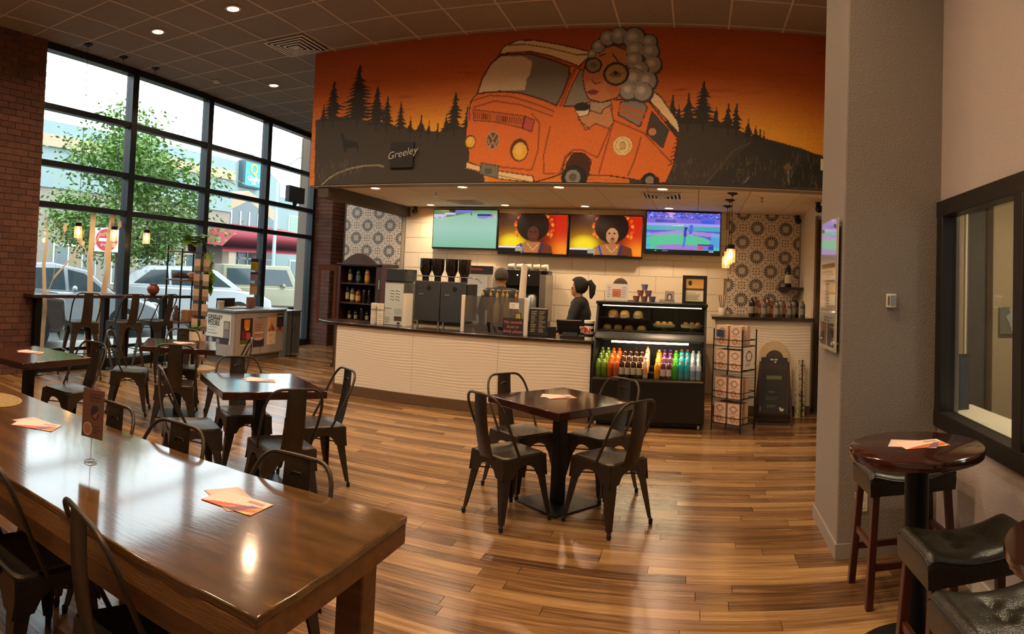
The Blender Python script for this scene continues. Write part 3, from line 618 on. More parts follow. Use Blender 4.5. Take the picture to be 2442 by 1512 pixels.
# ---- bar along the window
def build_window_bar():
    t = root('window_bar', WLOC, WRZ, 'narrow dark bar ledge on black posts along the window', 'bar counter')
    ob('bar_top', MB().box(4.62, 7.75, -.36, -.1, 1.045, 1.09), m_dkwood, t, bev=.006)
    for s in (4.80, 6.02, 7.25):
        ob('bar_post', MB().box(s - .05, s + .05, -.26, -.17, .02, 1.045), m_blackm, t, bev=.005); ob('post_foot', MB().lathe([(.13, 0), (.13, .012), (.07, .03)], 20, (s, -.215, 0)), m_blackm, t)
    ob('foot_rail', MB().box(4.8, 7.25, -.25, -.21, .30, .345), m_blackm, t)
build_window_bar()
MU_= {"body":[[-2.657,3.819],[-2.729,3.738],[-2.765,3.476],[-2.78,3.345],[-2.725,3.08],[-2.735,2.996],[-2.415,2.881],[-1.934,2.815],[-1.892,2.751],[-1.663,2.816],[-1.575,2.854],[-1.544,3.03],[-1.47,3.093],[-1.318,3.087],[-1.239,3.007],[-1.264,2.838],[-1.032,2.835],[-0.782,2.802],[-0.67,2.78],[-0.611,2.855],[-0.463,2.822],[-0.448,2.761],[-0.375,2.769],[-0.296,2.962],[-0.257,3.272],[-0.618,3.712],[-1.003,3.708],[-1.46,4.103],[-1.537,4.105],[-2.398,4.276],[-2.514,4.146]],"roof":[[-2.398,4.28],[-2.348,4.371],[-2.296,4.394],[-2.177,4.439],[-1.965,4.428],[-1.663,4.364],[-1.302,4.271],[-1.324,4.202],[-1.422,4.102],[-1.591,4.17],[-1.787,4.24],[-2.012,4.295],[-2.251,4.3]],"roof2":[[-0.559,3.812],[-0.471,3.751],[-0.264,3.47],[-0.243,3.384],[-0.247,3.334],[-0.612,3.724]],"roofl":[[-2.295,4.388],[-2.095,4.389],[-1.791,4.33],[-1.453,4.236],[-1.326,4.24]],"wind":[[-2.65,3.823],[-2.603,3.994],[-2.502,4.172],[-2.384,4.263],[-2.223,4.279],[-1.984,4.261],[-1.72,4.174],[-1.537,4.099],[-1.533,4.003],[-1.601,3.802],[-1.672,3.644],[-1.83,3.717],[-2.096,3.802],[-2.364,3.836]],"windl":[[-2.65,3.826],[-2.59,4.019],[-2.502,4.172],[-2.384,4.256],[-2.116,4.248],[-1.994,4.184],[-2.0,4.03],[-2.05,3.968],[-2.058,3.839],[-2.365,3.841]],"sidew":[[-1.588,3.636],[-1.502,3.876],[-1.407,4.064],[-1.293,4.069],[-1.266,3.696],[-1.416,3.634]],"face":[[-1.379,3.988],[-1.347,4.139],[-1.214,4.289],[-1.027,4.343],[-0.887,4.286],[-0.842,4.072],[-0.89,3.871],[-0.966,3.733],[-1.152,3.677],[-1.299,3.722],[-1.347,3.823]],"shirt":[[-1.279,3.696],[-1.152,3.677],[-1.04,3.696],[-1.011,3.596],[-1.159,3.533],[-1.281,3.583]],"arm":[[-1.044,3.646],[-0.993,3.446],[-1.053,3.377],[-1.205,3.432],[-1.316,3.357],[-1.41,3.508],[-1.262,3.583],[-1.147,3.545],[-1.124,3.595]],"cup":[[-1.452,3.584],[-1.279,3.633],[-1.295,3.533],[-1.398,3.511]],"grille":[[-2.696,3.631],[-2.057,3.531],[-2.078,3.39],[-2.415,3.47],[-2.69,3.499]],"lampr":[[-2.044,3.531],[-1.93,3.477],[-1.957,3.343],[-2.071,3.384]],"lampl":[[-2.767,3.608],[-2.719,3.592],[-2.724,3.5],[-2.766,3.502]],"bumper":[[-2.756,2.996],[-2.415,2.894],[-1.921,2.821],[-1.905,2.745],[-2.343,2.79],[-2.759,2.924]],"plate":[[-2.562,2.98],[-2.344,2.944],[-2.35,2.796],[-2.583,2.85]],"well":[[-1.55,2.729],[-1.541,2.955],[-1.469,3.081],[-1.305,3.081],[-1.245,2.994],[-1.263,2.832],[-1.291,2.731]],"win3":[[-0.927,3.684],[-0.692,3.711],[-0.614,3.624],[-0.693,3.399],[-0.946,3.533]],"win4":[[-0.563,3.575],[-0.365,3.368],[-0.425,3.163],[-0.616,3.326]],"belt":[[-2.715,3.737],[-2.498,3.792],[-2.227,3.768],[-1.879,3.655],[-1.695,3.575]],"belt2":[[-2.697,3.657],[-2.427,3.724],[-2.09,3.66],[-1.718,3.524]],"door1":[[-1.04,3.37],[-1.165,3.039],[-1.357,3.131]],"door2":[[-0.994,3.471],[-1.145,2.858]],"door3":[[-0.676,3.275],[-0.741,3.013],[-0.808,2.839]],"side":[[-0.994,3.471],[-0.641,3.325],[-0.296,2.974]],"pan":[[-1.739,3.398],[-1.802,3.068],[-1.793,2.853],[-1.6,2.854],[-1.545,3.055],[-1.446,3.131],[-1.319,3.119]],"front":[[-1.967,3.554],[-1.871,3.45],[-1.87,3.132],[-1.938,2.891],[-2.323,2.931]],"pillar":[[-1.46,4.09],[-1.506,3.99],[-1.621,3.65]],"hair":[[-1.203,4.326,0.079,0.079],[-1.099,4.42,0.094,0.095],[-0.968,4.444,0.102,0.103],[-0.792,4.412,0.131,0.132],[-0.617,4.375,0.09,0.09],[-0.775,4.273,0.115,0.116],[-0.6,4.262,0.099,0.1],[-0.783,4.16,0.106,0.107],[-0.57,4.112,0.105,0.106],[-0.717,4.048,0.106,0.106],[-0.775,3.947,0.13,0.132],[-0.625,3.924,0.114,0.115],[-0.832,3.809,0.109,0.11],[-0.67,3.798,0.114,0.115],[-1.275,4.239,0.053,0.053]],"g1":[[-1.257,4.112,0.096,0.096]],"g2":[[-0.989,4.009,0.14,0.141]],"cheek":[[-1.321,3.974,0.076,0.076],[-1.02,3.834,0.094,0.094]],"head":[[-2.716,3.238,0.077,0.073],[-2.099,3.128,0.121,0.118]],"headi":[[-2.716,3.238,0.064,0.06],[-2.092,3.115,0.095,0.092]],"emb":[[-2.432,3.25,0.087,0.083]],"wheel":[[-1.433,2.805,0.149,0.148]],"hub":[[-1.446,2.811,0.089,0.088]],"hub2":[[-1.446,2.811,0.045,0.044]],"wheel2":[[-0.56,2.782,0.092,0.093]],"hubb":[[-0.56,2.789,0.049,0.049]],"logo":[[-0.883,3.179,0.116,0.117]],"kid":[[-0.549,3.346,0.052,0.052]],"lid":[[-1.371,3.628,0.094,0.093]],"nose":[[-1.201,3.973,0.073,0.073]],"eye":[[-0.995,4.003,0.077,0.078]],"iris":[[-0.996,4.022,0.025,0.025]],"eye1":[[-1.255,4.112,0.051,0.051]],"mouth":[[-1.251,3.797,0.063,0.063]],"hill1":[[-4.918,2.699],[-4.946,3.648],[-4.741,3.655],[-4.484,3.659],[-4.315,3.634],[-4.107,3.559],[-3.839,3.518],[-3.641,3.448],[-3.324,3.397],[-3.077,3.375],[-2.899,3.413],[-2.733,3.429],[-2.547,3.4],[-2.512,2.663]],"hill2":[[-0.787,2.656],[-0.816,3.419],[-0.311,3.479],[0.003,3.501],[0.269,3.473],[0.551,3.346],[0.781,3.307],[1.154,3.226],[1.337,3.166],[1.508,3.132],[1.517,2.745]],"road":[[0.077,2.769],[0.579,3.258],[0.781,3.294],[1.337,3.166],[1.097,2.979],[0.923,2.766]],"roadl":[[0.077,2.769],[0.379,3.16],[0.566,3.258]],"curb":[[-4.817,2.74],[-4.692,2.84],[-4.553,2.909],[-4.36,2.962],[-4.142,2.99],[-3.955,2.989],[-3.875,2.969]],"bush":[[0.974,2.768],[1.158,3.072],[1.35,3.173],[1.482,3.13],[1.49,2.782]],"deer":[[-4.543,3.456],[-4.499,3.429],[-4.466,3.354],[-4.268,3.294],[-4.251,3.233],[-4.262,3.174],[-4.286,3.235],[-4.431,3.231],[-4.442,3.171],[-4.47,3.185],[-4.489,3.271]],"dash":[[0.516,2.798],[0.565,2.864]],"trees":[[-4.675,4.142,3.623],[-4.292,4.319,3.617],[-4.011,4.003,3.527],[-3.857,3.86,3.494],[-3.665,3.781,3.448],[-3.521,3.58,3.418],[-3.377,3.595,3.411],[-3.267,3.509,3.383],[-3.15,3.48,3.378],[-2.932,3.847,3.413],[-3.04,3.588,3.396],[-4.824,3.836,3.636],[-2.769,3.664,3.408],[-0.328,3.772,3.454],[-0.145,3.796,3.459],[0.021,3.936,3.464],[0.169,3.648,3.444],[0.306,3.692,3.424],[0.401,3.696,3.416],[0.539,3.524,3.333],[0.624,3.458,3.299],[0.676,3.416,3.301],[0.721,3.399,3.291],[-0.254,3.659,3.455]],"sign":[[-3.773,3.269],[-3.46,3.255],[-3.444,2.956],[-3.736,2.941]],"signc":[[-3.612,3.134]],"ysign":[[1.006,2.999]],"switch":[[1.384,3.124],[1.472,2.99]],"ypole":[[1.007,2.961],[1.024,2.796]],"brow":[[-1.186,4.219],[-1.124,4.243]],"brow2":[[-1.035,4.236],[-0.969,4.148]]}
def build_mural():
    D = MU_; c = Cv(-5.0, 1.62, HB, HC, 700, 196); X, Y = c.X, c.Y; g = np.random.default_rng(5)
    sun = 1.5 * np.exp(-((X + 3.05) / 1.05) ** 2) + 1.25 * np.exp(-((X - .75) / .95) ** 2)
    t = np.clip((Y - 3.05) / 1.5, 0, 1); hot = np.clip(np.exp(-((Y - 3.2) / .42) ** 2) * sun, 0, 1)
    nz = sum(np.interp((X * f + 3 * np.sin(Y * f * 4 + k)) % 7, np.linspace(0, 7, 40), g.random(40)) * np.interp((Y * f * 9 + k) % 5, np.linspace(0, 5, 60), g.random(60)) for k, f in enumerate((1.1, 2.3, 4.1))) / 3
    a, b, d, y = (np.array(hx(k)) for k in ('b8561e', 'dc7a2c', 'b04e1c', 'f4b02c'))
    c.img = b + (d - b) * np.clip(t * 1.1 - .1, 0, 1)[..., None]; c.img = c.img + (a - c.img) * np.clip(nz * 2.2 - .35, 0, .8)[..., None]
    c.img = c.img + (np.array(hx('7c3a1a')) - c.img) * np.clip(nz * 3.4 - 1.35, 0, .75)[..., None]; c.img = c.img + (y - c.img) * hot[..., None] * .85
    c.poly(D['hill1'], '3b352e'); c.poly(D['hill2'], '3b352e')
    r = random.Random(2)
    for tx, tz, bz_ in D['trees']:
        h = tz - bz_; n = max(6, int(h / .042)); c.line([(tx, bz_ - .1), (tx, tz)], .012 + .01 * h, '262320')
        for k in range(n):
            f = k / n; w = (.05 + .42 * f) * h * r.uniform(.7, 1.2); z = tz - .02 - f * h; q = r.uniform(.6, 1.2)
            c.poly([(tx, z + .035), (tx + w * q, z - .035), (tx + w * .4, z - .03), (tx, z - .05), (tx - w * .45, z - .03), (tx - w, z - .04 * q)], '292622')
    c.poly(D['deer'], '1c1b1b'); c.line([(q[0], q[1]) for q in D['curb']], .022, '8d8266'); c.poly(D['road'], '2f2c28'); c.line(D['roadl'], .012, '575045'); c.line(D['dash'], .015, '7d7564'); c.poly(D['bush'], '1f1f18')
    for k in range(240):
        gx = r.uniform(-4.9, -4.2) if k < 70 else r.uniform(-.35, .9) if k < 170 else r.uniform(.95, 1.5); gz = 2.76 + r.uniform(0, .28) * (1 if k < 170 else 1.3)
        c.line([(gx, gz), (gx + r.uniform(-.02, .02), gz + r.uniform(.03, .11))], .008, r.choice(['5c5138', '3f3a2a', '6f6242']), .6)
    q = D['ysign'][0]; c.line(D['ypole'], .012, '8a8678'); c.poly([(q[0] - .06, q[1]), (q[0], q[1] + .05), (q[0] + .06, q[1]), (q[0], q[1] - .05)], '6b5a26')
    dk = '5a210c'
    def edge(P, w=.014, col='3a1708'): c.line([tuple(p) for p in P] + [tuple(P[0])], w, col)
    def E(k, col, f=1.0, a=1.0, i=0): x, z, rx, rz = D[k][i]; c.ell(x, z, rx * f, rz * f, col, a)
    c.poly(D['roof2'], 'efd6a2'); edge(D['roof2']); c.poly(D['body'], 'e0742e'); edge(D['body'])
    c.poly(D['roof'], 'efd6a2'); edge(D['roof']); c.line(D['roofl'], .014, '7d6540'); c.poly(D['wind'], '7b7466'); c.poly(D['windl'], 'd8c4a4'); edge(D['wind'], .02, dk)
    for k in ('belt', 'belt2', 'door1', 'door2', 'door3', 'side', 'pan', 'front'): c.line(D[k], .018, '9c4c1a')
    c.poly(D['sidew'], '8d8676'); edge(D['sidew'], .014, dk); c.line(D['pillar'], .04, 'b24d17')
    c.poly(D['grille'], 'cc662a'); edge(D['grille'], .01, dk)
    P = D['grille']
    for k in range(22):
        if k in (8, 9): continue
        f = .04 + .9 * k / 21; xa = P[0][0] + (P[1][0] - P[0][0]) * f; za = P[0][1] + (P[1][1] - P[0][1]) * f; c.line([(xa, za - .035), (xa, za - .10)], .012, '6b2c0e')
    c.poly(D['lampr'], 'c2504a'); edge(D['lampr'], .012, dk); c.poly(D['lampl'], 'c2504a')
    for k, n in (('head', '5c3216'), ('headi', 'f0b840')):
        for i in (0, 1): x, z, rx, rz = D[k][i]; c.ell(x, z, rx * .92, rz * 1.15, n)
    for i in (0, 1): x, z, rx, rz = D['headi'][i]; c.ell(x - .01, z + .02, rx * .5, rz * .7, 'f6d27a', .6)
    x, z, rx, rz = D['emb'][0]; c.ell(x, z, rx * .95, rz * 1.3, '6b4630'); c.ring(x, z, rx * .95, rz * 1.3, .12, 'b39a80'); c.line([(x - .04, z + .08), (x, z + .01), (x + .04, z + .08)], .014, 'b39a80'); c.line([(x - .06, z + .02), (x - .03, z - .08), (x, z - .01), (x + .03, z - .08), (x + .06, z + .02)], .014, 'b39a80')
    c.poly(D['bumper'], 'eccf98'); edge(D['bumper'], .012, dk); c.line([D['bumper'][5], ((D['bumper'][1][0]), D['bumper'][1][1] - .05), D['bumper'][3]], .01, '8d7448'); c.poly(D['plate'], '78766c'); edge(D['plate'], .012, '44423c')
    x0, z0 = D['plate'][0]; c.lines_of_text(x0 + .05, x0 + .17, z0 - .13, z0 - .05, 1, '4c4a44', .06)
    c.poly(D['well'], '47200d'); x, z, rx, rz = D['wheel'][0]; c.put((np.hypot((X - x) / rx, (Y - z) / rz) < 1), '1c1915'); E('hub', '8b857a'); E('hub2', '5d574e'); E('wheel2', '1c1915'); E('hubb', '8b857a')
    c.poly(D['win3'], '8d877a'); edge(D['win3'], .016, dk); P = D['win3']
    for f in (.35, .7): c.line([(P[4][0] + (P[0][0] - P[4][0]) * f, P[4][1] + (P[0][1] - P[4][1]) * f), (P[3][0] + (P[2][0] - P[3][0]) * f, P[3][1] + (P[2][1] - P[3][1]) * f)], .035, 'cc662a')
    c.poly(D['win4'], '3e423f'); edge(D['win4'], .016, dk); x, z, rx, rz = D['kid'][0]; c.ell(x + .01, z + .02, rx * 1.25, rz * 1.3, '5c2c17'); E('kid', 'c98d5f', .85)
    x, z = D['win4'][2]
    for k in range(8): c.line([(x + .07 + .012 * k, z - .2 + .05 * k), (x + .11 + .012 * k, z - .18 + .05 * k)], .014, '6b2c0e')
    x, z, rx, rz = D['logo'][0]; E('logo', 'ecd193'); c.ring(x, z, rx, rz, .07, 'a8834a'); c.ring(x, z, rx * .72, rz * .72, .07, 'a8834a'); c.ell(x, z, rx * .33, rz * .42, 'd3b172'); c.line([(x - .03, z + .03), (x + .01, z + .05), (x + .03, z)], .008, '8a6a36'); c.line([(x - .04, z - .04), (x + .03, z - .03)], .008, '8a6a36')
    # the driver leaning out of the window: gray curls, glasses, paper cup
    for i in range(len(D['hair'])): x, z, rx, rz = D['hair'][i]; c.ell(x, z, rx * 1.1, rz * 1.1, '3c3833')
    c.poly(D['face'], 'cc8654'); edge(D['face'], .014, '4c2412')
    for i in range(len(D['hair'])):
        x, z, rx, rz = D['hair'][i]; c.ell(x, z, rx * 1.0, rz * 1.0, '4a4640'); c.ell(x - rx * .06, z + rz * .08, rx * .9, rz * .9, 'a09c93'); c.ell(x - rx * .2, z + rz * .25, rx * .55, rz * .5, 'dcd8ce', .8, .6)
    for i in (0, 1): x, z, rx, rz = D['cheek'][i]; c.ell(x, z, rx, rz, 'c4543c', .55, .6)
    E('nose', 'b8703f', 1, .8); x, z, rx, rz = D['nose'][0]; c.line([(x - .07, z - .03), (x - .03, z - .08), (x + .05, z - .06)], .012, '5c2c17')
    x, z, rx, rz = D['mouth'][0]; c.ell(x, z, rx, rz * .5, '8f3c2c'); c.line([(x - .07, z), (x + .07, z + .01)], .01, '4c1c14')
    for k, col in (('g1', '8a7f6a'), ('g2', 'a98a5c')): E(k, col); x, z, rx, rz = D[k][0]; c.ring(x, z, rx * 1.08, rz * .98, .2, '351c0f')
    c.ell(D['eye'][0][0], D['eye'][0][1], .07, .035, '7d5a34'); E('iris', '20140c'); E('eye1', '6f6250', .7); c.line(D['brow'], .018, '4c2412'); c.line(D['brow2'], .018, '4c2412')
    c.poly(D['shirt'], 'b39c7c'); edge(D['shirt'], .01, dk); c.poly(D['arm'], 'd0905f'); edge(D['arm'], .012, '5c2c17'); c.poly(D['cup'], 'e8dcc0'); edge(D['cup'], .01, dk); x, z, rx, rz = D['lid'][0]; c.ell(x, z, rx, rz * .55, '23211c')
    for k in range(4): x, z = D['arm'][5]; c.line([(x + .0 + .035 * k, z - .03 - .03 * k), (x + .05 + .035 * k, z - .06 - .03 * k)], .008, '6b3a20')
    c.speck(.07, 3, 2, 1)
    me = c.mesh('mural', lambda X, Y: (X, YB + 0 * X, Y)); me.materials.append(print_mat('mural_paint', .7)); ob('mural_painting', me, None, BULK)
    P = D['sign']; s = root('script_sign', (-3.61, YB - .03, 3.1), 0, 'small black sign with cream script lettering hung on the mural', 'sign')
    ob('sign_board', MB().box(-.16, .16, 0, .025, -.16, .16), M('sign_black', '14110f', .5), s, bev=.004); l = text_mesh('Greeley', .13, .002, .35); l.materials.append(M('sign_cream', 'b8b0a0', .6)); ob('lettering', l, None, s, (0, -.003, .02), rot=(PI / 2, -.18, 0))
    q = ob('wall_switch', MB().box(1.385, 1.465, YB - .012, YB, 2.98, 3.115), m_white, bev=.004, label='white switch plate at the right edge of the mural', cat='switch')
    bx('switch_rocker', m_white, 1.41, 1.44, YB - .016, YB - .011, 3.02, 3.075, q)
build_mural()
# ================= SERVICE AREA =================
m_steel = M('brushed_steel', 'b3b3ad', .28, metal=.9, var=.2, scale=30, stretch=(1, 1, 20))
m_chrome = M('chrome', 'b8b8b8', .2, 1); m_blk = M('black_plastic', '15130f', .4); m_dkgray = M('charcoal_panel', '34363a', .5, var=.2, bump=.1)
m_wavy = M('wavy_white_panel', 'e4d8c6', .55); m_cup = M('paper_cup', 'efe4d2', .6); m_emitw = M('warm_lamp_glow', 'ffdba8', .5, emit=14)
def wavy(name, x0, x1, y, z0, z1, parent, seed=0):
    nx, nz = int((x1 - x0) / .05), int((z1 - z0) / .006); G = []
    for j in range(nz + 1):
        z = z0 + (z1 - z0) * j / nz; row = []
        for i in range(nx + 1):
            x = x0 + (x1 - x0) * i / nx; ph = z * 175 + 2.4 * math.sin(x * 2.1 + seed + z * 3) + 1.9 * math.sin(x * 5.3 + z * 5 + seed)
            row.append((x, y - .003 - .0014 * math.sin(ph) * (.6 + .4 * math.sin(x * 3 + z * 11)), z))
        G.append(row)
    return ob(name, MB().sheet(G), m_wavy, parent, smooth=80)
def build_counter():
    t = root('service_counter', (0, 0, 0), 0, 'long white service counter with rippled front and dark wooden top edge', 'counter')
    x0, x1, yf, yb, zt = -4.5, -1.17, 7.47, 8.1, .90
    ob('counter_body', MB().box(x0, x1, yf + .01, yb, .0, zt), M('counter_carcass', 'cfc2ae', .7), t)
    for k in range(3): a = x0 + (x1 - x0) * k / 3; wavy('front_panel', a + .0015, a + (x1 - x0) / 3 - .0015, yf, .13, zt, t, k * 1.7)
    ob('base_board', MB().box(x0 - .006, x1, yf - .012, yf + .05, 0, .13), m_wood, t, bev=.004); ob('end_panel', MB().box(x0 - .02, x0, yf - .004, yb, 0, zt), m_wood, t)
    P = [(-1.15, yf - .035), (-1.15, yb), (-4.62, yb), (-4.9, yb - .12), (-5.0, yb - .3), (-4.86, yf + .1), (-4.66, yf - .02), (-4.5, yf - .035)]
    ob('counter_top', MB().prism(P, zt, zt + .04, 'z'), M('counter_top_wood', '2c1f16', .25, var=.4, coat=.4), t, bev=.008)
    t = root('back_bar', (0, 0, 0), 0, 'high rippled white counter with dark top in front of the right tile wall', 'counter')
    ob('counter_body', MB().box(.27, 1.5, 8.36, 8.95, 0, 1.2), M('counter_carcass', 'cfc2ae', .7), t); wavy('front_panel', .28, 1.49, 8.355, .12, 1.2, t, 9); ob('base_board', MB().box(.265, 1.5, 8.34, 8.4, 0, .12), m_wood, t)
    ob('counter_top', MB().box(.22, 1.53, 8.3, 9.0, 1.2, 1.24), M('counter_top_wood', '2c1f16', .25), t, bev=.006)
    t = root('back_counter', (0, 0, 0), 0, 'back counter with dark top along the white block wall', 'counter')
    ob('counter_body', MB().box(-4.5, .1, 9.4, 9.98, 0, .86), M('counter_carcass', 'cfc2ae', .7), t); ob('counter_top', MB().box(-4.52, .12, 9.37, 9.99, .86, .9), M('counter_top_wood', '2c1f16', .25), t)
build_counter()
# ---- screens
def tv(x0, x1, z0, z1, img, label):
    t = root('television', ((x0 + x1) / 2, 9.9, z0), 0, label, 'television', 'screens above the counter'); w, h = (x1 - x0) / 2 - .004, z1 - z0
    ob('casing', MB().box(-w, w, 0, .06, 0, h), m_blk, t, bev=.006); ob('wall_mount', MB().box(-.2, .2, .06, .1, h * .3, h * .7), m_blackm, t)
    me = img.mesh('screen', lambda X, Y: (-w + .014 + X * (2 * w - .028), -.004 + 0 * X, .03 + Y * (h - .045))); me.materials.append(print_mat('screen_glow', .2, .95)); ob('screen', me, None, t)
def img_golf():
    c = Cv(0, 1, 0, 1, 120, 68, '9ccbb4'); c.vgrad([(0, '86bfa2'), (.5, 'a3d0bd'), (.85, '9ac7ae'), (1, '6f9a6a')]); c.poly([(0, .78), (.25, .82), (.6, .96), (1, 1.1), (0, 1.1)], '5d8a4e'); c.ell(.05, .84, .16, .05, 'cfc0f0'); c.ell(.26, .9, .1, .03, 'cfc0f0'); c.rect(.3, .62, .93, 1, '7d78e0'); c.ell(.3, .98, .05, .05, '2a3a2a')
    c.line([(.0, .79), (.3, .84), (.62, .95)], .008, '4a7a48'); c.line([(.6, .86), (.6, .93)], .012, '4858a8'); c.rect(.69, .94, .78, .9, 'a9a0ee'); c.rect(.69, .94, .85, .9, '28407a'); c.rect(.9, .94, .85, .9, 'd06070'); c.lines_of_text(.71, .9, .79, .84, 2, '6a60c0'); return c.speck(.04, 2)
def img_singer(dx, lit):
    c = Cv(0, 1, 0, 1, 130, 74, '401408'); X, Y = c.X, c.Y; a = np.exp(-((X - .2) / .24) ** 2 - ((Y - .25) / .3) ** 2); b = np.clip((X - .62) / .25, 0, 1); 
    for cc, m in (('c8860c', np.clip(a * 1.4, 0, 1)), ('ffe020', np.clip(a * 2.2 - .9, 0, 1)), ('d8260c', b * .9), ('ff9020', np.clip(np.exp(-((X - .95) / .16) ** 2 - ((Y - .1) / .25) ** 2), 0, 1))): c.put(m, cc)
    cx = .5 + dx; rng = random.Random(6)
    for k in range(60):
        th = rng.uniform(-.6, PI + .6); rr = rng.uniform(.28, .38); c.ell(cx + .03 + rr * .78 * math.cos(th), .66 + rr * 1.15 * math.sin(th), .02, .04, rng.choice(['ff6a18', 'e8400c', 'ff9a30']), .7)
    c.ell(cx, .72, .235, .4, '1a0d0a'); c.poly([(cx - .3, 0), (cx - .22, .22), (cx - .06, .3), (cx + .12, .3), (cx + .25, .2), (cx + .28, 0)], 'b8703e'); c.poly([(cx + .08, 0), (cx + .12, .3), (cx + .28, .2), (cx + .3, 0)], '70301c')
    c.ell(cx + .01, .5, .085, .2, 'c98a5c' if lit else '5a2c1e'); c.poly([(cx - .02, .3), (cx + .06, .3), (cx + .05, .42), (cx - .02, .42)], 'a8683e' if lit else '5a2c1e')
    for e in (-.03, .04): c.ell(cx + e, .56, .018, .018, '2a120c')
    c.ell(cx + .02, .43, .028, .03 if lit else .015, '8c2a24'); c.line([(cx + .005, .54), (cx + .015, .48)], .008, '8a5434' if lit else '40201a'); c.ell(cx - .02, .84, .16, .16, '1a0d0a', .9, .4)
    c.line([(cx - .17, .24), (cx - .13, 0)], .03, '2e4a9a'); c.line([(cx + .15, .26), (cx + .12, 0)], .03, '28305a'); c.line([(cx - .07, .25), (cx + .01, .08), (cx + .09, .25)], .01, 'e0c080')
    c.rect(0, .34, 0, .17, '140c0e'); c.rect(0, .33, .13, .17, 'e8e4f4'); c.rect(.25, .36, .05, .16, '9aa090'); c.rect(.36, .8, 0, .02, '140c0e'); return c
def img_ball():
    c = Cv(0, 1, 0, 1, 130, 74, '5a62d8'); r = random.Random(3)
    for k in range(260): c.rect(*(lambda x, y: (x, x + r.uniform(.008, .03), y, y + r.uniform(.01, .03)))(r.random(), .84 + r.random() * .17), r.choice(['3038a8', '8090f8', 'b8c0ff', '2838c8', 'c06098', '5868f0']))
    c.rect(0, 1, .72, .84, '7a6ad8'); c.rect(.12, .4, .74, .82, '3a48b0'); c.rect(.74, .93, .73, .83, '3a60e8'); c.rect(0, 1, .66, .73, 'a8a0f0'); c.poly([(0, .6), (.5, .7), (.5, .64), (0, .64)], 'd8e880'); c.rect(0, 1, .56, .66, '48b0b8'); c.poly([(0, .46), (.45, .56), (1, .5), (1, .4), (.5, .46), (0, .4)], 'b088d8')
    c.ell(.42, .28, .46, .18, '58c898'); c.rect(0, 1, .08, .16, '58c8a8'); c.ell(.46, .14, .34, .07, 'a080d0'); c.rect(0, .06, 0, .5, '50b8d0', .6); c.rect(.88, 1, .1, .5, '50b8e0', .7)
    c.line([(.51, .15), (.52, .3), (.525, .42)], .03, '4878d8'); c.line([(.525, .42), (.53, .56)], .04, '3038b8'); c.ell(.535, .61, .02, .035, '202860'); c.line([(.53, .55), (.56, .62)], .015, '3038b8'); c.line([(.6, .5), (.61, .68)], .05, '5068e8')
    c.rect(.70, .92, .09, .22, '6878e8'); c.rect(.70, .77, .09, .19, 'e04868'); c.rect(.85, .92, .09, .19, '3038b0'); c.rect(.70, .92, .2, .23, '283090'); c.rect(.8, .86, .18, .2, 'e03848'); c.rect(0, 1, 0, .075, '100c18'); c.rect(.12, .14, .03, .05, 'c8d0ff'); c.rect(.22, .3, .03, .05, '9098c0'); c.rect(.86, .92, .03, .06, 'b8c0ff'); return c
tv(-4.24, -3.115, 2.06, 2.71, img_golf(), 'wall screen showing a green golf course, leftmost of four'); tv(-3.11, -1.975, 2.0, 2.655, img_singer(0, 0), 'wall screen showing a singer with dark shadowed face before flames'); tv(-1.965, -.82, 2.0, 2.655, img_singer(.08, 1), 'wall screen showing a singer with lit face before flames'); tv(-.79, .36, 2.08, 2.735, img_ball(), 'wall screen showing a baseball game, rightmost of four')
# ---- bottles
BM = {}
def bottle_mesh(kind, r, h, body, cap, lab=None, neck=.22, alpha=False):
    if kind in BM: return BM[kind]
    sh = h * (1 - neck); b = MB().lathe([(r * .9, 0), (r, .01), (r, sh * .85), (r * .96, sh), (r * .62, sh + (h - sh) * .5), (r * .42, h * .92)], 14)
    me = mesh_of('bottle_' + kind, b); me.materials.append(M('liquid_' + kind, body, .12, coat=.3, spec=.6) if not alpha else glass_mat('clear_' + kind, body, .2))
    c = mesh_of('cap', MB().lathe([(r * .46, h * .93), (r * .46, h), (.0001, h)], 12)); c.materials.append(M('cap_' + kind, cap, .4)); l = None
    if lab: l = mesh_of('paper_label', MB().lathe([(r * 1.015, sh * .22), (r * 1.015, sh * .7)], 14)); l.materials.append(M('label_' + kind, lab, .5))
    BM[kind] = (me, c, l); return BM[kind]
def bottle(loc, label, group, kind, *a, **k):
    me, c, l = bottle_mesh(kind, *a, **k); o = ob('bottle', me, None, None, loc, label=label, cat='bottle', group=group); ob('cap', c, None, o)
    if l: ob('paper_label', l, None, o)
    return o
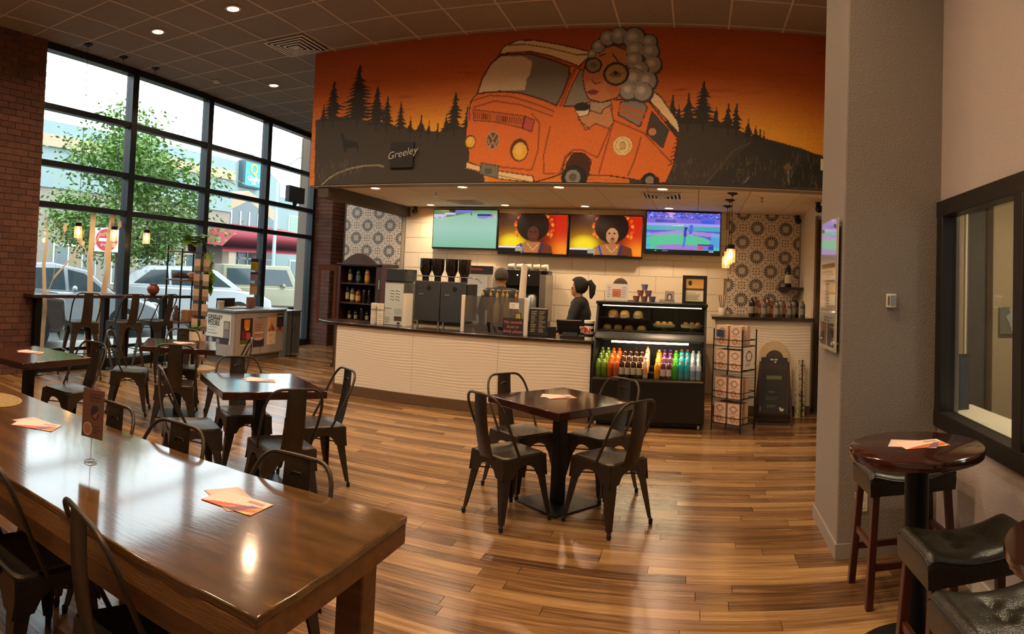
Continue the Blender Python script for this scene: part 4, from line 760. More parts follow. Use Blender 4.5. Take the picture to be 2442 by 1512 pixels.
# ---- drinks and pastry case
def build_case():
    t = root('display_case', (0, 0, 0), 0, 'black glass-fronted pastry and drinks display case with lit open cooler', 'display case'); x0, x1 = -1.14, .14; yb = 8.12; gl = glass_mat('case_glass', 'eef3ee', .08)
    mk = M('case_black', '0d0c0b', .35); mi = M('case_inside', '1d1a16', .5)
    ob('base_panel', MB().box(x0, x1, 7.36, yb, .07, .53), mk, t, bev=.01); ob('plinth', MB().box(x0 + .03, x1 - .03, 7.42, yb, .03, .07), mk, t)
    for x in (x0 + .06, x1 - .06): ob('caster', MB().lathe([(.03, -.012), (.03, .012)], 14).xf(Matrix.Translation((x, 7.40, .031)) @ Matrix.Rotation(PI / 2, 4, 'Y')), M('caster_gray', '8a8a86', .5), t)
    for a, b in ((x0, x0 + .025), (x1 - .025, x1)): ob('side_panel', MB().prism([(7.36, .53), (7.36, .6), (7.48, 1.02), (7.62, 1.37), (yb, 1.37), (yb, .53)], a, b, 'x'), mk, t)
    ob('back_panel', MB().box(x0, x1, yb - .03, yb, .53, 1.37), mi, t); ob('cooler_floor', MB().box(x0 + .025, x1 - .025, 7.38, yb - .03, .53, .55), mi, t); ob('lip_rail', MB().box(x0 + .02, x1 - .02, 7.355, 7.375, .53, .548), m_chrome, t)
    ob('front_lip_glass', MB().box(x0 + .025, x1 - .025, 7.374, 7.379, .548, .66), gl, t)
    for k in range(3): ob('step_shelf', MB().box(x0 + .03, x1 - .03, 7.4 + .16 * k, 7.4 + .16 * (k + 1), .55 + .05 * k - .012, .55 + .05 * k), mi, t)
    ob('canopy', MB().prism([(7.44, .96), (7.40, .985), (7.46, 1.05), (7.5, 1.06), (yb - .03, 1.06), (yb - .03, .96)], x0 + .025, x1 - .025, 'x'), mk, t)
    lamp = ob('lamp_tube', MB().tube([(x0 + .2, 7.5, .945), (x1 - .2, 7.5, .945)], .011, 10), M('case_lamp', 'ffe6b8', .5, emit=22), t)
    l = bpy.data.lights.new('case_lamp_light', 'AREA'); l.shape = 'RECTANGLE'; l.size = .9; l.size_y = .03; l.energy = 7; l.color = hx('ffe2b0'); lo = bpy.data.objects.new('case_lamp_light', l); C.objects.link(lo); lo.location = ((x0 + x1) / 2, 7.5, .925); lo.parent = t
    ob('case_deck', MB().box(x0 + .025, x1 - .025, 7.5, yb - .03, 1.06, 1.07), mi, t); ob('glass_front', MB().prism([(7.475, 1.055), (7.61, 1.36), (7.615, 1.36), (7.48, 1.055)], x0 + .025, x1 - .025, 'x'), gl, t)
    ob('divider', MB().box(-.53, -.515, 7.56, yb - .03, 1.07, 1.36), gl, t); ob('wire_shelf', MB().box(x0 + .03, -.53, 7.66, 7.98, 1.2, 1.208), mi, t); ob('case_top', MB().box(x0 - .01, x1 + .01, 7.58, yb + .02, 1.365, 1.40), mk, t, bev=.006)
    ob('added_shelf_lamp', MB().tube([(x0 + .06, 7.66, 1.35), (x1 - .06, 7.66, 1.35)], .006, 8), M('added_case_lamp', 'ffe6c0', .5, emit=5), t)  # strip lamp and its light added inside the upper case to brighten the pastries
    l = bpy.data.lights.new('added_shelf_light', 'AREA'); l.shape = 'RECTANGLE'; l.size = 1.1; l.size_y = .02; l.energy = 1.6; l.color = hx('ffe2b0'); lo = bpy.data.objects.new('added_shelf_light', l); C.objects.link(lo); lo.location = ((x0 + x1) / 2, 7.67, 1.34); lo.parent = t
    mc = M('cake_plate', 'd9cfbc', .4)
    gp = 'baked goods in the case'
    mb = [M('bread_%d' % i, c, .8, var=.5, scale=18, bump=.6, bscale=40, col2=d) for i, (c, d) in enumerate((('a8763e', '6b4420'), ('c79c5c', '8a5c2c'), ('b08a5a', '6f5230')))]
    def lump(x, y, z, a, b, h, m, nm, lab):
        G = MB().lathe([(a, 0), (a * 1.02, h * .3), (a * .85, h * .75), (a * .45, h * .97), (.0001, h)], 16, (0, 0, 0), 1, b / a); ob(nm, G, m, None, (x, y, z), RN.uniform(0, 3), label=lab, cat='pastry', group=gp)
    for i, x in enumerate((-.97, -.83, -.67)): lump(x, 7.8, 1.21, .065, .05, .085, mb[i % 3], 'bread_loaf', ('round loaf on the upper case shelf, left', 'round loaf on the upper case shelf, middle', 'seeded loaf on the upper case shelf, right')[i]); bx('price_tag', m_white, x - .03, x + .03, 7.665, 7.668, 1.208, 1.243, t)
    for i, x in enumerate((-1.03, -.9, -.77, -.62)): lump(x, 7.75, 1.071, .058, .05, .055, mb[(i + 1) % 3], 'bread_roll', ('pale roll on the case deck, far left', 'wrapped roll on the case deck, second from left', 'flat roll on the case deck, third from left', 'brown roll on the case deck beside the divider')[i])
    for k, (x, m, lab) in enumerate(((-.36, 1, 'white pedestal cake stand holding scones in the case'), (-.03, 0, 'white pedestal cake stand holding brown muffins in the case'))):
        s = root('cake_stand', (x, 7.8, 1.071), 0, lab, 'cake stand', 'cake stands in the case'); ob('plate', MB().lathe([(.0001, .055), (.12, .055), (.128, .075), (.134, .075), (.126, .045), (.03, .04)], 26), mc, s); ob('pedestal', MB().lathe([(.06, 0), (.02, .015), (.018, .04), (.03, .045)], 18), mc, s)
        for j in range(3): lump(x - .072 + .072 * j, 7.79 + .02 * (j % 2), 1.131, .035, .035, .05, mb[m], 'scone' if k == 0 else 'muffin', ('scone on the left cake stand, %s', 'muffin on the right cake stand, %s')[k] % ('left one', 'middle one', 'right one')[j])
    # bottled drinks, three deep
    G = 'bottled drinks in the open cooler'
    kinds = [('green', .033, .195, '6f8f2a', 'e6e6c8', None), ('green', .033, .195, '6f8f2a', 'e6e6c8', None), ('orange_soda', .033, .195, 'c4571c', 'e0703a', None), ('orange_soda', .033, .195, 'c4571c', 'e0703a', None), ('brown', .032, .205, '3a1a0e', '1c1412', 'c9b8a0'), ('brown', .032, .205, '3a1a0e', '1c1412', 'c9b8a0'), ('brown', .032, .205, '3a1a0e', '1c1412', 'c9b8a0'), ('brown', .032, .205, '3a1a0e', '1c1412', 'c9b8a0'), ('milky', .028, .23, 'd8c8b0', 'e06a3a', 'd8925a'), None, ('juice', .033, .195, 'f09a1c', 'f4e8c8', None), ('purple', .0325, .2, '5a2440', '5a4ac8', 'd8c0c8'), ('purple', .0325, .2, '5a2440', '5a4ac8', 'd8c0c8'), ('lime', .033, .195, '3aa01c', '8ae03a', None), ('blue', .0335, .21, '1c9ab4', 'e8622a', None), ('blue', .0335, .21, '1c9ab4', 'e8622a', None), ('water', .033, .2, 'b8ccd8', 'e8eef4', '7a94c8'), ('water', .033, .2, 'b8ccd8', 'e8eef4', '7a94c8')]
    words = dict(green='green bottle with pale cap in the open cooler', orange_soda='orange soda bottle in the open cooler', brown='dark brown bottle in the open cooler', milky='pale orange-capped bottle in the open cooler', juice='yellow-orange juice bottle in the open cooler', purple='dark purple bottle in the open cooler', lime='bright green bottle in the open cooler', blue='light blue sports drink in the open cooler', water='blue-labelled water bottle in the open cooler')
    nth = {}
    for i, kd in enumerate(kinds):
        if not kd: continue
        nth[kd[0]] = nth.get(kd[0], 0) + 1; many = sum(1 for q in kinds if q and q[0] == kd[0]) > 1
        for row in range(3): bottle((-1.075 + i * .0672, 7.44 + .16 * row, .551 + .05 * row), words[kd[0]] + ', ' + (('first', 'second', 'third', 'fourth')[nth[kd[0]] - 1] + ' column, ' if many else '') + ('front', 'middle', 'back')[row] + ' row', G, *kd, alpha=False)
build_case()
def build_case_top():
    z = 1.40; y = 7.78
    def card(name, x0, x1, h, col, label, cat, fn=None, tilt=-.08):
        t = root(name, ((x0 + x1) / 2, y, z), 0, label, cat); w = (x1 - x0) / 2
        c = Cv(0, 1, 0, 1, 44, 52, col)
        if fn: fn(c)
        me = c.mesh('printed_face', lambda X, Y: (-w + X * 2 * w, 0 * X, .004 + Y * h)); me.materials.append(m_paper); ob('printed_face', me, None, t, rot=(tilt, 0, 0)); ob('backing', MB().box(-w, w, .002, .012, 0, h + .006), m_blk if 'frame' in name else m_white, t, rot=(tilt, 0, 0)); return t
    card('notice_holder', -1.07, -.80, .2, 'd8d4cc', 'white acrylic notice holder with an orange card on the display case', 'notice', lambda c: (c.rect(.3, .68, .2, .7, 'c87a5a'), c.lines_of_text(.08, .26, .2, .9, 5, '8a8680'), c.lines_of_text(.72, .95, .2, .9, 5, '8a8680'), c.lines_of_text(.35, .63, .3, .6, 3, '8a3a2a')))
    t = card('certificate_frame', -.13, .11, .31, 'e8dcc0', 'black framed certificate standing at the right end of the display case', 'picture frame', lambda c: (c.rect(0, 1, .55, 1, 'e8b45a'), c.rect(0, 1, .5, .58, '5a4020'), c.ell(.27, .78, .1, .1, '3a3028'), c.lines_of_text(.1, .9, .1, .44, 6, '6a6050')))
    f = MB()
    for a in ((-.145, -.105, -.01, .325), (.105, .145, -.01, .325), (-.105, .105, .29, .325), (-.105, .105, -.01, .02)): f.box(a[0], a[1], -.012, .014, a[2] + .01, a[3] + .01)
    ob('frame_border', f, m_blk, t, rot=(-.08, 0, 0))
    card('postcard', -.36, -.25, .14, '8a8078', 'small patterned postcard propped on the display case', 'card', lambda c: (c.ell(.5, .5, .3, .3, '4a4440'), c.ell(.5, .45, .15, .2, 'c8b8a8'), c.rect(0, 1, 0, .12, 'd8d0c4')), -.2)
    ob('card_tray', MB().box(-.42, -.24, 7.7, 7.77, 1.40, 1.44), glass_mat('clear_acrylic', 'e8e8e4', .25), label='clear acrylic card tray below the postcard', cat='tray')
    me = mesh_of('snack_tub', MB().lathe([(.03, 0), (.041, .062), (.043, .062), (.043, .07), (.0001, .07)], 18))
    tubs = []
    for r, row in enumerate(((-.70, -.605, -.51), (-.652, -.557), (-.605,))):
        for k, x in enumerate(row):
            cl = (('7a2420', '8c2c26', '3a4a7a'), ('9a3028', '6a3a5a'), ('5a6aa0',))[r][k]
            m2 = me.copy(); m2.materials.clear(); m2.materials.append(M('tub_' + cl, cl, .4, var=.4, scale=40, col2='d8c8b8'))
            ob('snack_tub', m2, None, None, (x, y, z + .0705 * r), label='snack tub in the pyramid on the display case, ' + (('bottom left', 'bottom middle', 'bottom right'), ('middle row left', 'middle row right'), ('at the top',))[r][k], cat='tub', group='pyramid of snack tubs')
build_case_top()
# ---- things on the counter
def build_counter_items():
    z = .94
    t = root('espresso_machine', (-3.25, 8.0, z), 0, 'large charcoal espresso machine with two back panels and chrome rail', 'espresso machine')
    ob('body', MB().box(-.36, .40, -.05, .28, .1, .585), M('machine_black', '1e1c1a', .4), t, bev=.01)
    for a, b in ((-.36, .002), (.012, .36)):
        p = ob('back_panel', MB().box(a, b, -.065, -.05, .075, .6), m_dkgray, t, bev=.005); ob('badge', MB().box(a + .06, a + .13, -.068, -.064, .415, .435), m_steel, p)
        ob('round_emblem', MB().lathe([(.03, 0), (.03, .003)], 18).xf(Matrix.Translation(((a + b) / 2 + .02, -.065, .51)) @ Matrix.Rotation(PI / 2, 4, 'X')), m_blk, p)
    for x in (-.32, -.02, .05, .34): ob('chrome_foot', MB().lathe([(.02, 0), (.016, .02), (.016, .1)], 12, (x, -.02, 0)), m_chrome, t)
    ob('cup_rail', MB().tube([(-.36, .25, .6), (-.36, .25, .66), (-.36, -.04, .665), (.38, -.04, .665), (.46, .1, .65), (.46, .25, .6)], .006, 8), m_chrome, t); ob('drip_tray', MB().box(-.3, .3, -.03, .2, .03, .07), m_blk, t)
    for i, (x, y) in enumerate(((-.265, .06), (-.09, .06), (.105, .06), (.285, .06))):
        g = root('coffee_grinder', (-3.25 + x, 8.0 + y, z + .586), 0, 'black conical bean hopper on the espresso machine, ' + ('leftmost', 'second from left', 'third from left', 'rightmost')[i], 'grinder', 'bean hoppers')
        ob('collar', MB().lathe([(.045, 0), (.045, .05)], 16), m_blk, g); ob('hopper', MB().lathe([(.045, .05), (.045, .075), (.082, .16), (.082, .3)], 22), M('hopper_black', '17110c', .12, coat=.5), g); ob('lid', MB().lathe([(.085, .3), (.085, .312), (.0001, .314)], 22), m_blk, g)
    t = root('steel_dispenser', (-3.78, 7.85, z), .04, 'tall steel and white countertop machine with dark top left of the espresso machine', 'machine')
    ob('body', MB().box(-.17, .10, -.12, .3, 0, .56), m_steel, t, bev=.006); ob('dark_top', MB().box(-.165, .105, -.115, .3, .575, .74), M('smoked_top', '3b3f44', .2), t, bev=.006); ob('side_rail', MB().box(.10, .15, -.13, .1, 0, .42), m_white, t); ob('seam', MB().box(-.165, .1, -.121, .2, .56, .575), m_blk, t)
    c = Cv(0, 1, 0, 1, 40, 60, 'c8d0cc'); 
    for i in range(4):
        for j in range(2): c.line([(.3 + .3 * j, .62 + .07 * i), (.5 + .3 * j, .6 + .07 * i)], .03, '7a8280'); c.line([(.3 + .3 * j, .65 + .07 * i), (.5 + .3 * j, .63 + .07 * i)], .015, 'f0f4f2')
    c.rect(.55, .95, .1, .22, '5a3a34'); c.rect(0, .4, .38, .4, '7a4a44'); c.lines_of_text(.05, .4, .05, .2, 3, '8a908c'); c.rect(.55, .95, .24, .4, 'aeb8b4'); c.ell(.8, .04, .1, .03, '303434')
    me = c.mesh('front_print', lambda X, Y: (-.165 + X * .26, -.1215 + 0 * X, .005 + Y * .54)); me.materials.append(m_paper); ob('front_print', me, None, t)
    for i, (x, y) in enumerate(((-4.09, 7.72), (-3.985, 7.70))):
        t = root('cup_stack', (x, y, z), 0, 'stack of white paper cups in a wire holder at the counter end, ' + ('left' if i == 0 else 'right'), 'cup stack', 'paper cup stacks'); ob('cups', MB().lathe([p for k in range(9) for p in ((.042, .03 * k), (.045, .03 * k + .026), (.047, .03 * k + .03))], 18), m_cup, t); ob('wire_ring', MB().tube([(.049 * math.cos(a), .049 * math.sin(a), .19) for a in [k * PI / 8 for k in range(16)]], .003, 5, True), m_chrome, t)
    # sneeze guard with notices
    t = root('sneeze_guard', (0, 0, 0), 0, 'clear counter guard with white edge posts in front of the syrups', 'counter guard'); gl = glass_mat('guard_glass', 'c9d2d6', .5)
    ob('glass_panel', MB().box(-2.77, -2.0, 7.595, 7.603, z, 1.385), gl, t); ob('side_glass', MB().box(-2.775, -2.767, 7.6, 7.9, z, 1.385), gl, t)
    for x in (-2.79, -1.99): ob('edge_post', MB().box(x - .022, x + .022, 7.58, 7.62, z, 1.39), m_white, t, bev=.004)
    c = Cv(0, 1, 0, 1, 40, 34, '352a33'); me = c.mesh('note_board', lambda X, Y: (-2.27 + X * .25, 7.585 + 0 * X, z + .002 + Y * .2)); me.materials.append(m_paper); n = ob('note_board', me, None, t)
    for k, s in enumerate(('No outside', 'food or', 'drink please')): l = text_mesh(s, .05, .0005, .25); l.materials.append(M('pink_chalk', 'e8846a', .6)); ob('lettering', l, None, n, (-2.145, 7.583, z + .155 - .055 * k), rot=(PI / 2, 0, 0))
    for x, zz, w, h, c1, c2 in ((-2.2, 1.255, .12, .075, 'e8e4dc', '9a948c'), (-2.125, 1.12, .075, .09, '3a3228', 'c8b84a')):
        c = Cv(0, 1, 0, 1, 20, 20, c1); c.rect(.12, .88, .12, .88, c2 if c1[0] == '3' else 'f4f0e8'); c.lines_of_text(.2, .8, .25, .8, 3, '8a8070' if c1[0] != '3' else '5a5020'); me = c.mesh('notice_card', lambda X, Y: (x + X * w, 7.592 + 0 * X, zz + Y * h)); me.materials.append(m_paper); ob('notice_card', me, None, t)
    for i, (x, col) in enumerate(((-2.62, '2a1c14'), (-2.53, '7a4a1c'), (-2.43, 'c8a060'), (-2.37, '8a6a2c'), (-2.30, 'a8802c'), (-2.2, 'b05a28'))):
        s = root('syrup_bottle', (x, 7.82 + .05 * (i % 2), z + .081), 0, 'syrup bottle with pump behind the counter guard, number from the left: ' + ('first', 'second', 'third', 'fourth', 'fifth', 'sixth')[i], 'bottle', 'syrup pump bottles'); h = .37
        ob('glass_body', MB().lathe([(.036, 0), (.038, .02), (.038, .24), (.014, .32), (.014, h)], 14), M('syrup_' + col, col, .15, coat=.4), s)
        ob('pump', MB().tube([(0, 0, h), (0, 0, h + .07), (.0, -.0, h + .078), (.045, 0, h + .07)], .006, 7), M('pump_cream', 'd8c090' if i % 2 else 'b08a3a', .4), s); ob('pump_collar', MB().lathe([(.018, h), (.018, h + .03), (.008, h + .035)], 12), M('pump_cream', 'd8c090', .4), s)
    ob('riser_shelf', MB().box(-2.68, -2.12, 7.74, 7.94, z, z + .08), m_blk, label='low black riser under the syrup bottles', cat='riser')
    t = root('paper_cup_tower', (-2.17, 8.02, z), 0, 'tall leaning tower of nested paper cups behind the counter guard', 'cup stack'); 
    for k in range(2): ob('cup_column', MB().lathe([p for q in range(30) for p in ((.044 - .0003 * q, .016 * q), (.049 - .0003 * q, .016 * q + .012), (.05 - .0003 * q, .016 * q + .015))], 20), m_cup, t, (0 + .005 * k, 0, .02 + .36 * k), rot=(0, .03 + .01 * k, 0))
    # menu stand, tablet, tip cup
    t = root('menu_stand', (-1.86, 7.66, z), 0, 'black lined menu board with white writing standing on the counter', 'menu board'); c = Cv(0, 1, 0, 1, 40, 60, '191410'); c.lines_of_text(.08, .45, .1, .9, 13, 'a89a80'); c.lines_of_text(.55, .92, .1, .9, 13, '9a8c74', seed=9); c.rect(0, 1, .95, 1, 'b8b0a4')
    me = c.mesh('menu_print', lambda X, Y: (-.11 + X * .22, 0 * X, .02 + Y * .32)); me.materials.append(m_paper); ob('menu_print', me, None, t, rot=(-.1, 0, 0)); ob('board', MB().box(-.115, .115, .003, .015, .01, .345), m_blk, t, rot=(-.1, 0, 0)); ob('foot', MB().box(-.12, .14, -.03, .08, 0, .02), m_blk, t)
    ob('card_reader_block', MB().box(.125, .21, .0, .1, 0, .12), m_blk, t)
    t = root('tablet_till', (-1.47, 7.75, z), 0, 'black tablet till on a wedge stand with its back to the camera', 'till'); ob('tablet', MB().box(-.155, .155, -.006, .006, .06, .24), m_blk, t, rot=(.5, 0, 0), bev=.004); ob('top_edge', MB().box(-.15, .15, -.006, .006, .24, .246), m_chrome, t, rot=(.5, 0, 0)); ob('wedge_stand', MB().prism([(-.06, 0), (.1, 0), (.02, .17), (-.02, .17)], -.09, .09, 'x'), m_blk, t); ob('base', MB().box(-.11, .16, -.1, .12, 0, .025), M('till_base', '2c2018', .4), t)
    t = root('tip_cup', (-1.225, 7.62, z), 0, 'black and white striped cup with a red lettered cutout', 'cup'); ms = M('cup_black', '12100e', .5)
    for k in range(7): ob('stripe', MB().lathe([(.05 + .0016 * k, .032 * k), (.0516 + .0016 * k, .032 * k + .032)], 22), m_cup if k % 2 == 0 else ms, t)
    l = text_mesh('TIN', .075, .004, 0, .003); l.materials.append(M('cutout_red', 'c4443c', .5)); l2 = text_mesh('TIN', .075, .002, 0, .01); l2.materials.append(m_cup); ob('cutout_backing', l2, None, t, (-.035, -.066, .11), rot=(PI / 2, .08, 0)); ob('lettering', l, None, t, (-.035, -.072, .11), rot=(PI / 2, .08, 0))
    # coffee brewer, cooler on the back counter
    t = root('coffee_brewer', (-2.53, 9.6, .9), 0, 'black and steel coffee brewer on the back counter', 'brewer'); ob('body', MB().box(-.34, .32, .05, .34, 0, .86), M('brewer_black', '1a1512', .3), t, bev=.01); ob('head', MB().box(-.34, .24, -.16, .05, .62, .86), m_blk, t, bev=.01); ob('steel_side', MB().box(.24, .335, -.15, .34, .1, .8), m_steel, t)
    for x in (-.2, -.02, .12): ob('dispenser', MB().lathe([(.075, .1), (.08, .14), (.08, .46), (.06, .5)], 20, (x, -.06, 0)), m_steel, t)
    for i in range(3): ob('indicator', MB().lathe([(.009, 0), (.009, .004)], 10).xf(Matrix.Translation((-.1 + .09 * i, -.164, .78 - .03 * (i % 2))) @ Matrix.Rotation(PI / 2, 4, 'X')), M('indicator_glow', 'fff0d8', .5, emit=6), t)
    for i in range(5): ob('foam_cup', MB().lathe([(.036, 0), (.048, .1), (.05, .1)], 16).xf(Matrix.Rotation(PI / 2, 4, 'Y')), m_cup, None, (-2.83 + .13 * i, 9.62, 1.81), rot=(0, 0, .3 * (i % 2)), label='white cup lying on the coffee brewer, ' + ('leftmost', 'second from left', 'middle one', 'second from right', 'rightmost')[i], cat='cup', group='cups on the brewer')
    t = root('reach_in_cooler', (-3.35, 9.62, .9), 0, 'white reach-in cooler with dark header on the back counter', 'cooler'); ob('body', MB().box(-.28, .28, 0, .36, 0, .9), m_white, t, bev=.01); ob('glass_door', MB().box(-.22, .2, -.02, 0, .06, .74), M('lit_door', 'dfe6e4', .3), t); ob('header', MB().box(-.28, .28, -.022, 0, .78, .9), m_dkgray, t); ob('header_badge', MB().box(-.1, .12, -.025, -.02, .83, .86), M('badge_red', 'b04a40', .5), t)
build_counter_items()
# ---- hutch with bottles
def build_hutch():
    t = root('hutch_cabinet', (-5.38, 9.55, 0), 0, 'arched dark wooden hutch with open doors and bottles inside', 'cabinet'); mw = M('hutch_wood', '4a2a18', .4, var=.5, scale=6, stretch=(6, 6, 1), col2='2a160c'); mr = M('hutch_wood_red', '5e2f1e', .45, var=.4, scale=5, stretch=(6, 6, 1)); w = .43; d = .38
    arch = [(-w, 1.74)] + [(-w + 2 * w * k / 16, 1.76 + .17 * max(0, math.sin(PI * (k - 2) / 12)) if 2 <= k <= 14 else 1.76) for k in range(17)] + [(w, 1.74)]
    for a, b in ((-w, -w + .07), (w - .11, w)): ob('side_stile', MB().box(a, b, 0, .03, .0, 1.74), mw, t, bev=.004)
    ob('crown', MB().prism(arch, -.03, .05, 'y'), mw, t); ob('side_panel', MB().box(-w, -w + .02, .03, d, 0, 1.74), mr, t); ob('side_panel', MB().box(w - .02, w, .03, d, 0, 1.74), mr, t); ob('back_panel', MB().box(-w, w, d - .02, d, 0, 1.76), M('hutch_dark', '150e0a', .8), t); ob('cabinet_top', MB().box(-w, w, 0, d, 1.72, 1.745), mw, t)
    for z in (.8, 1.1, 1.43): ob('shelf', MB().box(-w + .02, w - .02, .02, d - .02, z - .02, z), mw, t)
    ob('lower_body', MB().box(-w, w, -.02, d, .04, .78), mw, t, bev=.006); ob('foot', MB().box(-w - .02, w + .02, -.04, d, 0, .05), mw, t)
    dr = link('door', None, t, (-w, 0, 0), rot=(0, 0, PI + .5)); 
    for a in ((0, .05, .72, 1.72), (.27, .32, .72, 1.72), (.05, .27, .72, .79), (.05, .27, 1.62, 1.72)): ob('door_rail', MB().box(a[0], a[1], -.01, .012, a[2], a[3]), mr, dr)
    dr = link('door', None, t, (w, 0, 0), rot=(0, 0, -.12)); ob('door_leaf', MB().box(0, .32, -.012, .012, .72, 1.76), mr, dr); ob('door_pull', MB().box(-.05, -.03, -.012, 0, 1.35, 1.5), m_steel, dr)
    g = 'bottles in the hutch'
    for i, (x, z, kd, lab) in enumerate(((-.24, 1.43, ('hutch_cream', .035, .27, '3a3018', '1c1814', 'b8a878'), 'bottle with cream label on the top hutch shelf'), (-.08, 1.43, ('hutch_clear', .04, .24, '28343a', '1c1814', '5a6a74'), 'squat dark bottle in the middle of the top hutch shelf'), (.09, 1.43, ('hutch_gold', .042, .25, 'b8701c', '201410', 'e0a83c'), 'golden whiskey bottle on the top hutch shelf'), (-.28, 1.1, ('hutch_wine', .035, .3, '140c0a', '2a1a14', 'b8a888'), 'dark bottle with pale label at the left of the second hutch shelf'), (-.18, 1.1, ('hutch_pale', .04, .25, '6a5a30', '20140e', 'd8c898'), 'whiskey bottle with pale label on the second hutch shelf'), (-.07, 1.1, ('hutch_amber', .045, .22, '8a4a1c', '301a10', 'c8a060'), 'amber bottle on the second hutch shelf'), (.05, 1.1, ('hutch_black', .035, .26, '0e0c0c', '0e0c0c'), 'black bottle on the second hutch shelf'), (.15, 1.1, ('hutch_black', .035, .26, '0e0c0c', '0e0c0c'), 'black bottle at the right of the second hutch shelf'), (-.22, .8, ('hutch_short', .03, .17, '1a120c', '100c0a', '9a8a70'), 'short dark bottle at the left of the lowest hutch shelf'), (-.1, .8, ('hutch_short', .03, .17, '1a120c', '100c0a', '9a8a70'), 'short dark bottle in the middle of the lowest hutch shelf'), (.02, .8, ('hutch_black', .035, .26, '0e0c0c', '0e0c0c'), 'black bottle on the lowest hutch shelf'), (.12, .8, ('hutch_short', .03, .17, '1a120c', '100c0a', '9a8a70'), 'short dark bottle at the right of the lowest hutch shelf'))): bottle((-5.38 + x, 9.68, z + .001), lab, g, *kd)
build_hutch()
